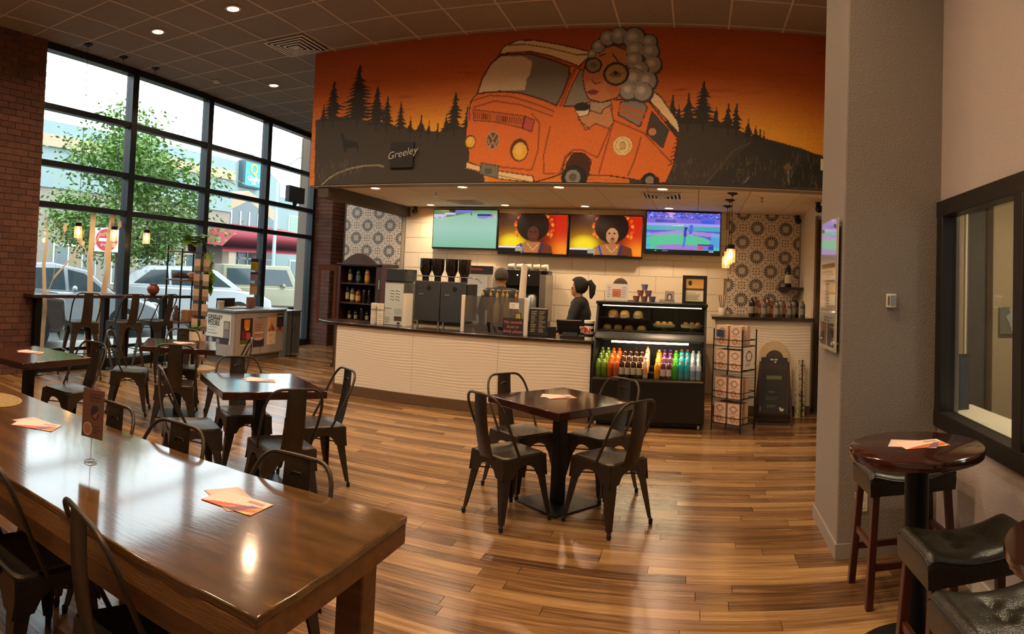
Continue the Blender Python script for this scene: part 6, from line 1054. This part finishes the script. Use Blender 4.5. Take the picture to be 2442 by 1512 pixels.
    for k in range(7):
        for s in (-1, 1): p = ob('pocket', MB().box(s * .08 - .055, s * .08 + .055, -.055, -.035, .12 + .23 * k, .2 + .23 * k), glass_mat('clear_acrylic', 'e8e8e4', .25), t); ob('leaflet', MB().box(s * .08 - .05, s * .08 + .05, -.05, -.04, .13 + .23 * k, .31 + .23 * k), M('leaf_' + c6[(k * 2 + s) % 4], c6[(k * 2 + s) % 4], .6, var=.5, scale=25, col2='e0d0bc'), t)
    # open shelf rack with plant
    t = root('pipe_shelf_rack', (-7.26, 7.42, 0), .12, 'tall open rack of dark posts and thin wood shelves by the window', 'shelf rack'); w = .33; d = .14
    for sx in (-1, 1):
        for sy in (-1, 1): ob('post', MB().tube([(sx * d, sy * w, 0), (sx * d, sy * w, 1.88 if sx < 0 else 1.84)], .014, 8), m_blackm, t)
    SH = (.72, 1.36, 1.80)
    for z in SH: ob('shelf', MB().box(-d - .03, d + .03, -w - .04, w + .04, z - .022, z), M('shelf_wood', '6a3c26', .5, var=.4, scale=8), t, bev=.003)
    X0, Y0 = -7.26, 7.42
    p = root('trailing_plant', (X0, Y0 + .08, 1.801), 0, 'trailing green pothos in a dark pot on top of the rack', 'plant'); ob('pot', MB().lathe([(.06, 0), (.085, .15), (.09, .16), (.078, .16), (.07, .13), (.0001, .13)], 18), M('pot_dark', '33221e', .5), p); ml = M('pothos_leaf', '6f9438', .45, var=.5, scale=20, col2='3c5a1c', rnd=.4); rl = random.Random(5)
    lf = mesh_of('leaf', MB().add([(0, 0, 0), (.035, .025, .012), (.05, .07, .006), (0, .13, -.02), (-.05, .07, .006), (-.035, .025, .012), (0, .06, -.006)], [(0, 1, 6), (1, 2, 6), (2, 3, 6), (3, 4, 6), (4, 5, 6), (5, 0, 6)]), 80); lf.materials.append(ml)
    for k in range(16): ob('leaf', lf, None, p, (.05 * math.cos(k * .8), .05 * math.sin(k * .8), .15 + rl.uniform(.0, .1)), rot=(rl.uniform(-.6, .5), rl.uniform(-.3, .3), k * .8 - PI / 2)).scale = (1.7,) * 3
    vine = [(.05, .1, .16), (.12, .18, .14), (.14, .22, 0), (.15, .22, -.2), (.14, .2, -.4), (.15, .21, -.55)]; ob('vine', MB().tube(vine, .005, 6), M('vine_green', '5c7a30', .5), p)
    for k in range(26): q = Vector(vine[2]).lerp(Vector(vine[5]), k / 25); o = ob('leaf', lf, None, p, (q.x + rl.uniform(-.02, .02), q.y + rl.uniform(-.03, .03), q.z + .03), rot=(-1.2 + rl.uniform(-.4, .4), rl.uniform(-.4, .4), rl.uniform(-2.4, -.4))); o.scale = (1.6,) * 3
    ob('driftwood', MB().tube([(-.02, -.2, .05), (.02, -.1, .07), (0, .02, .06), (.02, .12, .04)], [.03, .05, .045, .02], 9), M('driftwood_brown', '5c4436', .8, var=.6, scale=14), None, (X0, Y0 - .1, 1.361), label='knotted brown driftwood piece on the middle rack shelf', cat='driftwood')
    ob('paper_bag_bundle', MB().lathe([(.07, 0), (.09, .04), (.07, .1), (.02, .12)], 12), M('kraft', 'a8805c', .8), None, (X0 - .03, Y0 + .14, 1.361), label='tan paper bundle on the middle rack shelf beside the driftwood', cat='bundle')
    ob('white_shelf_jar', MB().lathe([(.04, 0), (.045, .09), (.03, .1), (.03, .13)], 14), m_cup, None, (X0 + .06, Y0 + .31, 1.361), label='white jar at the right end of the middle rack shelf', cat='jar')
    ob('dark_figurine', MB().lathe([(.05, 0), (.06, .08), (.03, .13), (.038, .18), (.015, .23)], 12), M('figurine', '4a2c20', .5), None, (X0, Y0 - .2, .721), label='dark brown figurine on the lower rack shelf', cat='figurine'); ob('tan_gift_box', MB().box(-.06, .06, -.08, .08, 0, .15).box(-.063, .063, -.083, .083, .12, .155), M('gift_tan', 'b07a50', .6), None, (X0, Y0 + .05, .721), .2, label='tan gift box on the lower rack shelf', cat='box'); ob('small_brown_jar', MB().lathe([(.04, 0), (.05, .05), (.04, .1), (.035, .12)], 14), M('jar_brown', '6a4030', .4), None, (X0 + .02, Y0 + .25, .721), label='small brown jar on the lower rack shelf', cat='jar')
    v = wpt(6.95, .27, 1.091); t = root('clay_vase', v, 0, 'round brown clay vase with ruffled rim on the window bar', 'vase'); ob('vase_body', MB().lathe([(.04, 0), (.085, .04), (.1, .09), (.085, .14), (.05, .165), (.04, .16), (.0001, .15)], 22), M('clay', '7a3a22', .3, var=.4, scale=10), t); ob('ruffled_rim', MB().tube([((.055 + .008 * (k % 2)) * math.cos(k * PI / 12), (.055 + .008 * (k % 2)) * math.sin(k * PI / 12), .168 + .01 * (k % 2)) for k in range(24)], .008, 6, True), M('clay', '7a3a22', .3), t)
    p = root('potted_fern', (-6.55, 6.9, 0), 0, 'small bright green plant on a low stand behind the table', 'plant'); ob('pot', MB().lathe([(.09, .45), (.12, .62), (.125, .64), (.0001, .62)], 18), m_cup, p); ob('stand', MB().lathe([(.12, 0), (.03, .02), (.03, .43), (.1, .45)], 14), m_blackm, p)
    for k in range(9): ob('leaf', lf, None, p, (0, 0, .62), rot=(.5 + rl.uniform(-.2, .3), 0, k * .7)).scale = (1.3, 1.6, 1.3)
    t = root('rope_stanchion', (-7.0, 10.0, 0), 0, 'thin black iron post with hook in front of the last window pane', 'post'); ob('rod', MB().tube([(0, 0, 0), (0, 0, .82)], .008, 8), m_blackm, t); ob('hook', MB().tube([(0, 0, .5), (.0, .05, .48), (0, .1, .52), (0, .08, .57)], .006, 6), m_blackm, t); ob('finial', MB().ball((0, 0, .83), .018), m_blackm, t); ob('foot_disc', MB().lathe([(.12, 0), (.12, .008), (.01, .012)], 18), m_blackm, t)
    p = wpt(11.15, .1, 3.0); t = root('hanging_sign_box', p, WRZ, 'dark rectangular box hanging high in the last window bay', 'sign'); ob('box', MB().box(-.3, .3, -.05, .05, 0, .33), M('box_navy', '232a36', .5), t, bev=.005); ob('bottom_knob', MB().ball((0, 0, -.02), .05), m_blk, t)
    for s in (-.22, .22): ob('wire', MB().tube([(s, 0, .33), (s, 0, HC - 3.02)], .003, 5), m_blk, t)
    # birch tree decals on the glass
    md = M('cream_vinyl', 'e8dcc8', .6)
    def trunk(i, pts, ws, brs, lab):
        t = root('birch_decal', WLOC, WRZ, lab, 'window decal', 'birch decals'); L = [(x - w / 2, z) for (x, z), w in zip(pts, ws)]; Rr = [(x + w / 2, z) for (x, z), w in zip(pts, ws)][::-1]; ob('trunk', MB().prism(L + Rr, -.0085, -.0055, 'y'), md, t)
        for br in brs:
            n = len(br); ww = [.035 * (1 - k / n) + .008 for k in range(n)]; P = [(x, z + w / 2) for (x, z), w in zip(br, ww)] + [(x, z - w / 2) for (x, z), w in zip(br, ww)][::-1]; b = ob('branch', MB().prism(P, -.0085, -.0055, 'y'), md, t); x, z = br[-1]; ob('leaf', MB().prism([(x, z), (x + .05, z + .05), (x + .04, z + .12), (x, z + .15), (x - .03, z + .07)], -.0085, -.0055, 'y'), md, b)
    trunk(0, [(5.05, .13), (5.08, .9), (5.02, 1.5), (5.06, 1.9), (5.0, 2.25)], [.08, .07, .06, .03, .006], [[(5.06, .95), (5.2, 1.3), (5.25, 1.7), (5.35, 1.95)], [(5.2, 1.3), (5.5, 1.6), (5.65, 1.8)]], 'cream birch decal with thin branches on the first window pane')
    trunk(1, [(5.88, .13), (5.9, 1.0), (5.86, 1.6), (5.88, 2.28)], [.13, .11, .10, .1], [[(5.86, 1.55), (5.75, 1.75), (5.6, 1.85)], [(5.9, 1.75), (6.0, 1.95), (6.25, 2.05)]], 'cream birch trunk decal, left of the thick pair'); trunk(2, [(6.12, .13), (6.14, 1.0), (6.22, 1.5), (6.2, 1.7), (6.26, 2.28)], [.15, .12, .11, .13, .11], [[(6.24, 2.0), (6.32, 2.1), (6.4, 2.08)]], 'cream birch trunk decal, right of the thick pair')
build_window_side()
# ================= STREET OUTSIDE =================
def build_street():
    tag(bx('ground_street', M('asphalt', '4f5153', .9, var=.3, scale=3, bump=.3), -80, -10.6, -30, 90, -.3, -.16), kind='structure'); tag(bx('sidewalk', M('concrete', '98958f', .85, var=.2, scale=2), -10.6, -8.2, -30, 60, -.3, -.05), kind='structure'); tag(bx('kerb', M('kerb_concrete', 'a8a59f', .85), -10.75, -10.6, -30, 60, -.3, -.06), kind='structure'); tag(bx('exterior_brick_pier', m_brick, -8.2, -8.12, 12.05, 12.6, -.1, 5), kind='structure')
    mg = M('far_window_glass', '5c6a70', .15); ml = M('stucco_bluegray', '8a9c9e', .85, var=.1, scale=.5); mp = M('stucco_peach', 'b99c82', .85); mt = M('stucco_taupe', '8f867a', .85); mf = M('far_frame', 'd8dcdc', .6)
    t = root('retail_building', (0, 0, 0), 0, 'long low gray building with peach band across the street', 'building')
    ob('wall', MB().box(-34, -26, -20, 30, -.2, 5.9), mt, t); ob('upper_wall', MB().box(-34.0, -25.9, -20, 30, 4.9, 6.8), ml, t); ob('peach_band', MB().box(-34, -25.7, -20, 30, 6.8, 7.35), mp, t); ob('parapet', MB().box(-34, -25.8, -20, 30, 7.35, 8.0), ml, t)
    y = 3.0
    while y < 28:
        w = ob('window', MB().box(-26.02, -25.95, y, y + 2.6, .4, 2.3), mf, t)
        for k in range(3): ob('pane', MB().box(-25.96, -25.93, y + .08 + .85 * k, y + .84 + .85 * k, .5, 2.2), mg if k != 1 else M('lit_far_pane', '8a7a5c', .3), w)
        y += 3.6
    for y in (19.6, 26.6): ob('wall_light', MB().bar((-25.95, y, 2.9), (-25.6, y + .3, 2.7), .08, .12), m_blk, t)
    t = root('hotel_building', (0, 0, 0), 0, 'pale blue gabled hotel with glazed entrance gable and red canopy', 'building')
    ob('gable_wall', MB().prism([(30.2, -.2), (30.2, 9.0), (32.4, 9.0), (32.5, 8.2), (33.8, 8.3), (36.6, 9.95), (37.4, 9.6), (39.5, 8.6), (40.3, 8.2), (40.4, 7.2), (52, 6.6), (52, -.2)], -36, -30, 'x'), ml, t)
    ob('entry_gable', MB().prism([(30.0, -.2), (30.0, 5.5), (32.9, 6.6), (36.2, 5.5), (36.2, -.2)], -30, -27, 'x'), mp, t)
    gz = ob('entry_glazing', MB().prism([(30.5, .3), (30.5, 4.9), (32.9, 5.95), (35.7, 4.9), (35.7, .3)], -27.02, -26.95, 'x'), mg, t)
    for y in (31.2, 32.1, 33.0, 33.9, 34.8): ob('glazing_bar', MB().box(-26.95, -26.9, y - .05, y + .05, .3, 5.2), mf, gz)
    for z in (2.2, 3.6): ob('glazing_bar', MB().box(-26.95, -26.9, 30.5, 35.7, z - .05, z + .05), mf, gz)
    for y in (41.6, 43.4, 46.0, 48.2): w = ob('window', MB().box(-30.02, -29.9, y, y + 1.3, 3.6, 5.9), mf, t); ob('pane', MB().box(-29.91, -29.86, y + .1, y + 1.2, 3.7, 5.8), M('green_reflect', '7f9a8a', .2), w)
    w = ob('window', MB().box(-30.02, -29.9, 42.0, 45.5, .8, 2.4), mf, t); ob('pane', MB().box(-29.91, -29.86, 42.1, 45.4, .9, 2.3), mg, w)
    aw = ob('awning', MB().add([(-24, 27.2, 2.75), (-24, 37.5, 2.95), (-27, 37.5, 3.1), (-27, 27.2, 3.0), (-24.4, 29.0, 3.75), (-27, 29, 4.3), (-27, 36.8, 4.4), (-24.4, 36.8, 3.9), (-24, 27.2, 2.45), (-24, 37.5, 2.65)], [(0, 1, 7, 4), (0, 4, 5, 3), (4, 7, 6, 5), (1, 2, 6, 7), (0, 8, 9, 1), (0, 3, 2, 1)]), M('awning_red', '94303c', .7), t)
    for y in (28.2, 30.9, 36.6): ob('column', MB().box(-24.6, -24.1, y - .3, y + .3, -.2, 2.7), M('column_peach', 'ab9986', .8), t)
    s = ob('hotel_sign', MB().box(-30, -29.5, 35.3, 37.4, 7.3, 9.2), M('sign_side', '3f5560', .6), t, bev=.05); ob('sign_face', MB().box(-29.5, -29.45, 35.42, 37.28, 7.42, 9.08), M('sign_teal', '3f97a8', .5), s)
    for tx, sz, z, c in (('Q', 1.05, 8.62, 'f0b84a'), ('Quality', .48, 7.95, 'f2f4f4'), ('INN', .26, 7.62, 'e8f0f0')): l = text_mesh(tx, sz, .01, .1 if tx == 'Quality' else 0, .015); l.materials.append(M('sign_' + tx, c, .5)); ob('lettering', l, None, s, (-29.43, 36.35, z), rot=(PI / 2, 0, PI / 2))
    # trees
    def tree(x, y, h, cz, R_, n, label, seed):
        r = random.Random(seed); t = root('street_tree', (x, y, -.16), 0, label, 'tree'); m = MB(); m.tube([(0, 0, 0), (.05, .03, 1.2), (0, .05, 2.4), (.1, .1, 3.6), (.1, .2, h * .8)], [.14, .11, .09, .06, .02], 8); ends = []
        for k in range(16):
            a = r.uniform(0, 2 * PI); z0 = r.uniform(1.5, h * .72); L = R_ * r.uniform(.55, 1.05); e = (L * math.cos(a), L * math.sin(a), z0 + r.uniform(.4, 1.6)); mid = (e[0] * .5, e[1] * .5, z0 + .35); m.tube([(0, .03, z0), mid, e], [.045, .03, .01], 6); ends += [e, mid, (e[0] * .78, e[1] * .78, (mid[2] + e[2]) / 2)]
        ends += [(r.gauss(0, .3), r.gauss(0, .3), h * r.uniform(.8, .98)) for _ in range(5)]
        ob('trunk', m, M('bark', '5c5248', .9), t); V = []; F = []
        for e in ends:
            for q in range(n):
                c = Vector(e) + Vector((r.gauss(0, .42), r.gauss(0, .42), r.gauss(0, .26))); d = Vector((r.uniform(-1, 1), r.uniform(-1, 1), r.uniform(-.8, .3))).normalized() * r.uniform(.1, .2); s2 = d.cross(Vector((r.uniform(-1, 1), r.uniform(-1, 1), 1))).normalized() * .045; o = len(V); V += [tuple(c), tuple(c + d * .5 + s2), tuple(c + d), tuple(c + d * .5 - s2)]; F += [(o, o + 1, o + 2, o + 3)]
        me = bpy.data.meshes.new('foliage'); me.from_pydata(V, [], F); me.materials.append(M('spring_leaf', '67893a', .6, var=.5, scale=1.5, col2='4a6a2a')); tag(ob('foliage', me, None, t), kind='stuff')
    tree(-15.2, 12.5, 6.3, 4.2, 2.6, 330, 'light green leafy street tree filling the left window bays', 4); tree(-22.0, 10.4, 4.2, 2.6, 1.9, 200, 'smaller green tree further left behind the parked cars', 9)
    # poles and signs
    t = root('road_sign', (-13.0, 10.3, -.16), 0, 'round red do-not-enter road sign on a gray post', 'road sign'); ob('post', MB().tube([(0, 0, 0), (0, 0, 2.6)], .03, 8), M('galvanised', '9aa0a2', .4, .5), t); fr = Matrix.Translation((.04, 0, 2.27)) @ Matrix.Rotation(.9, 4, 'Z') @ Matrix.Rotation(PI / 2, 4, 'X'); 
    fr = Matrix.Translation((.05, -.02, 2.27)) @ Matrix.Rotation(math.atan2(-10.3, 13.0) + PI / 2, 4, 'Z') @ Matrix.Rotation(PI / 2, 4, 'X')
    bp = ob('sign_plate', MB().box(-.3, .3, -.3, .3, -.006, .0).xf(fr), M('sign_white', 'e4e0e0', .5), t); ob('red_disc', MB().lathe([(.0001, .004), (.28, .004), (.28, 0)], 32).xf(fr), M('sign_red', 'c4404a', .5), bp); ob('white_bar', MB().box(-.2, .2, -.04, .04, .004, .007).xf(fr), M('sign_white', 'e4e0e0', .5), bp)
    for s, yy in (('DO NOT', .13), ('ENTER', -.13)): l = text_mesh(s, .1, .001); l.materials.append(M('sign_white', 'e4e0e0', .5)); o = ob('lettering', l, None, bp); o.matrix_local = fr @ Matrix.Translation((0, yy, .006))
    t = root('flag_pole', (-16, 21.3, -.16), 0, 'pale blue-gray pole in front of the hotel canopy', 'pole'); ob('shaft', MB().tube([(0, 0, 0), (0, 0, 5.3)], [.09, .06], 10), M('pole_blue', 'a8bcc8', .4), t); ob('pole_foot', MB().lathe([(.2, 0), (.2, .05), (.1, .1)], 14), M('pole_blue', 'a8bcc8', .4), t)
    t = root('street_light', (-18, 27.2, -.16), 0, 'curved-arm street light seen against the sky at the right of the window', 'street light'); ob('arm', MB().tube([(0, 0, 0), (0, 0, 6.6), (0, -.2, 7.1), (0, -.9, 7.3), (0, -1.7, 7.1), (0, -2.5, 6.6)], [.09, .07, .05, .04, .03, .02], 8), M('pole_dark', '6a7478', .5), t); ob('lamp_head', MB().box(-.1, .1, -.5, .1, 7.28, 7.4), M('pole_dark', '6a7478', .5), t)
    ob('white_planter', MB().box(-.5, .5, -.3, .3, 0, .45).box(-.53, .53, -.33, .33, .45, .5), M('planter_white', 'e4e4de', .5), None, (-9.1, 13.3, -.05), .1, label='white planter box with orange mark outside the last pane', cat='planter'); bpy.data.objects['white_planter']; o = ob('orange_mark', MB().lathe([(.0001, .0), (.1, .0), (.1, -.004)], 16).xf(Matrix.Rotation(PI / 2, 4, 'X')), M('mark_orange', 'e0603a', .5), bpy.data.objects['white_planter'], (.2, -.302, .25))
    # cars: local +x forward
    def car(loc, ang, prof, cab, L, wid, col, label, wins, hood_lamp='headlamp', wr=.34, axles=(1.25, -1.3), gap=.0, sil=.35):
        t = root('parked_car', loc, ang, label, 'car', 'cars parked outside'); mc = M('paint_' + col, col, .25, metal=.2, coat=.6); h = wid / 2; tz = .07
        ob('body', MB().prism(prof, -h, h, 'y'), mc, t, bev=.06, seg=3)
        n = len(cab); V = [(x, -h * .97, z) if z < cab[0][1] + .05 else (x, -h * .8, z) for x, z in cab] + [(x, h * .97, z) if z < cab[0][1] + .05 else (x, h * .8, z) for x, z in cab]
        ob('cabin', MB().add(V, [tuple(range(n)), tuple(range(2 * n - 1, n - 1, -1))] + [(i, i + n, (i + 1) % n + n, (i + 1) % n) for i in range(n)]), mc, t, bev=.03)
        zb = cab[0][1]; zt = max(z for _, z in cab); mgl = M('car_glass', '39464c', .08)
        for s in (-1, 1):
            for P in wins:
                V = []
                for off in (.012, -.01):
                    for x, z in P: f = (z - zb) / (zt - zb); yy = h * (.97 + (.8 - .97) * f) + off; V.append((x, s * yy, z))
                k = len(P); ob('side_window', MB().add(V, [tuple(range(k)), tuple(range(2 * k - 1, k - 1, -1))] + [(i, i + k, (i + 1) % k + k, (i + 1) % k) for i in range(k)]), mgl, t)
            for ax in axles:
                w = ob('wheel', MB().tube([(ax, s * (h - .2), wr), (ax, s * (h + .02), wr)], wr, 24), M('tyre', '1c1c1e', .8), t); ob('hub_cap', MB().lathe([(.0001, .02), (wr * .62, .01), (wr * .66, 0)], 18).xf(Matrix.Translation((ax, s * (h + .025), wr)) @ Matrix.Rotation(-s * PI / 2, 4, 'X')), M('alloy', 'b8bcc0', .3, .8), w)
            ob('headlamp', MB().ball((L[1] - .12, s * h * .72, L[2]), .12, 12, 8, (1, 1.2, .8)), M('headlamp_lens', 'e0ddd0', .15), t); ob('wing_mirror', MB().ball((cab[-2][0] - .25 if len(cab) > 3 else .4, s * (h + .1), zb + .08), .1, 10, 7, (.7, 1, .8)), mc, t)
        # windscreen between the two highest-front cabin points
        (xa, za), (xb, zbb) = cab[-1], cab[-2]; ob('windscreen', MB().add([(xa - .06 + .03, -h * .85, za + .05), (xa - .06 + .03, h * .85, za + .05), (xb + .035, h * .72, zbb - .04), (xb + .035, -h * .72, zbb - .04)], [(0, 1, 2, 3)]), mgl, t)
        ob('bumper', MB().box(L[1] - .05, L[1] + .06, -h * .92, h * .92, .32, .5), M('bumper_gray', '8a8c8e', .5), t); return t
    hd = math.atan2(.8, .6)
    car((-13.05, 9.35, -.16), hd, [(-2.1, .3), (-2.15, .75), (-1.95, 1.0), (1.0, .98), (1.55, .9), (2.0, .72), (2.1, .45), (2.05, .28)], [(-2.0, .98), (-1.9, 1.3), (-1.4, 1.58), (-.5, 1.64), (.35, 1.5), (1.05, .97)], (-2.1, 2.05, .68), 1.7, '9aa0a8', 'silver rounded sedan parked nearest the window, facing right', [[(-1.75, 1.03), (-1.65, 1.3), (-1.3, 1.48), (-1.1, 1.5), (-1.05, 1.03)], [(-.98, 1.03), (-.98, 1.5), (-.2, 1.52), (-.12, 1.03)], [(-.04, 1.03), (-.1, 1.5), (.3, 1.42), (.8, 1.03)]])
    car((-14.0, 14.6, -.16), hd, [(-2.3, .35), (-2.35, .9), (-2.2, 1.1), (1.1, 1.08), (1.9, .98), (2.25, .8), (2.3, .5), (2.2, .3)], [(-2.2, 1.08), (-2.0, 1.45), (-1.5, 1.7), (.2, 1.72), (.6, 1.6), (1.35, 1.07)], (-2.3, 2.2, .75), 1.85, 'c8cdd2', 'white SUV parked behind the silver sedan', [[(-1.9, 1.15), (-1.4, 1.55), (-.9, 1.58), (-.85, 1.15)], [(-.78, 1.15), (-.8, 1.58), (.1, 1.58), (.15, 1.15)], [(.22, 1.15), (.2, 1.57), (.5, 1.5), (1.0, 1.15)]], wr=.37)
    car((-13.6, 18.2, -.16), hd, [(-2.0, .5), (-2.0, 1.15), (.7, 1.15), (1.95, 1.05), (2.0, .6), (1.9, .5)], [(-2.0, 1.13), (-1.98, 1.85), (.3, 1.87), (.65, 1.13)], (-2.0, 1.95, .85), 1.8, '8f8a72', 'tan boxy off-road car parked at the right of the window', [[(-1.85, 1.2), (-1.85, 1.72), (-.75, 1.74), (-.75, 1.2)], [(-.6, 1.2), (-.6, 1.74), (.2, 1.74), (.42, 1.2)]], wr=.42)
    car((-14.4, 24.2, -.16), hd, [(-2.3, .35), (-2.35, .9), (-2.2, 1.1), (1.1, 1.08), (1.9, .98), (2.25, .8), (2.3, .5), (2.2, .3)], [(-2.2, 1.08), (-2.0, 1.45), (-1.5, 1.7), (.2, 1.72), (.6, 1.6), (1.35, 1.07)], (-2.3, 2.2, .75), 1.85, '3c4654', 'dark blue SUV partly hidden behind the tan off-road car', [[(-1.9, 1.15), (-1.4, 1.55), (-.9, 1.58), (-.85, 1.15)], [(-.78, 1.15), (-.8, 1.58), (.1, 1.58), (.15, 1.15)]], wr=.37)
    car((-11.2, 5.3, -.16), math.atan2(.85, .52), [(-2.2, .5), (-2.2, 1.2), (.6, 1.18), (2.05, 1.05), (2.1, .6), (2.0, .45)], [(-2.0, 1.18), (-1.95, 1.85), (.1, 1.87), (.55, 1.18)], (-2.0, 2.05, .85), 1.8, '4a4446', 'dark gray off-road car with upright grille beside the brick pier', [[(-.6, 1.25), (-.6, 1.74), (.05, 1.74), (.35, 1.25)]], wr=.46, axles=(1.35, -1.4))
build_street()
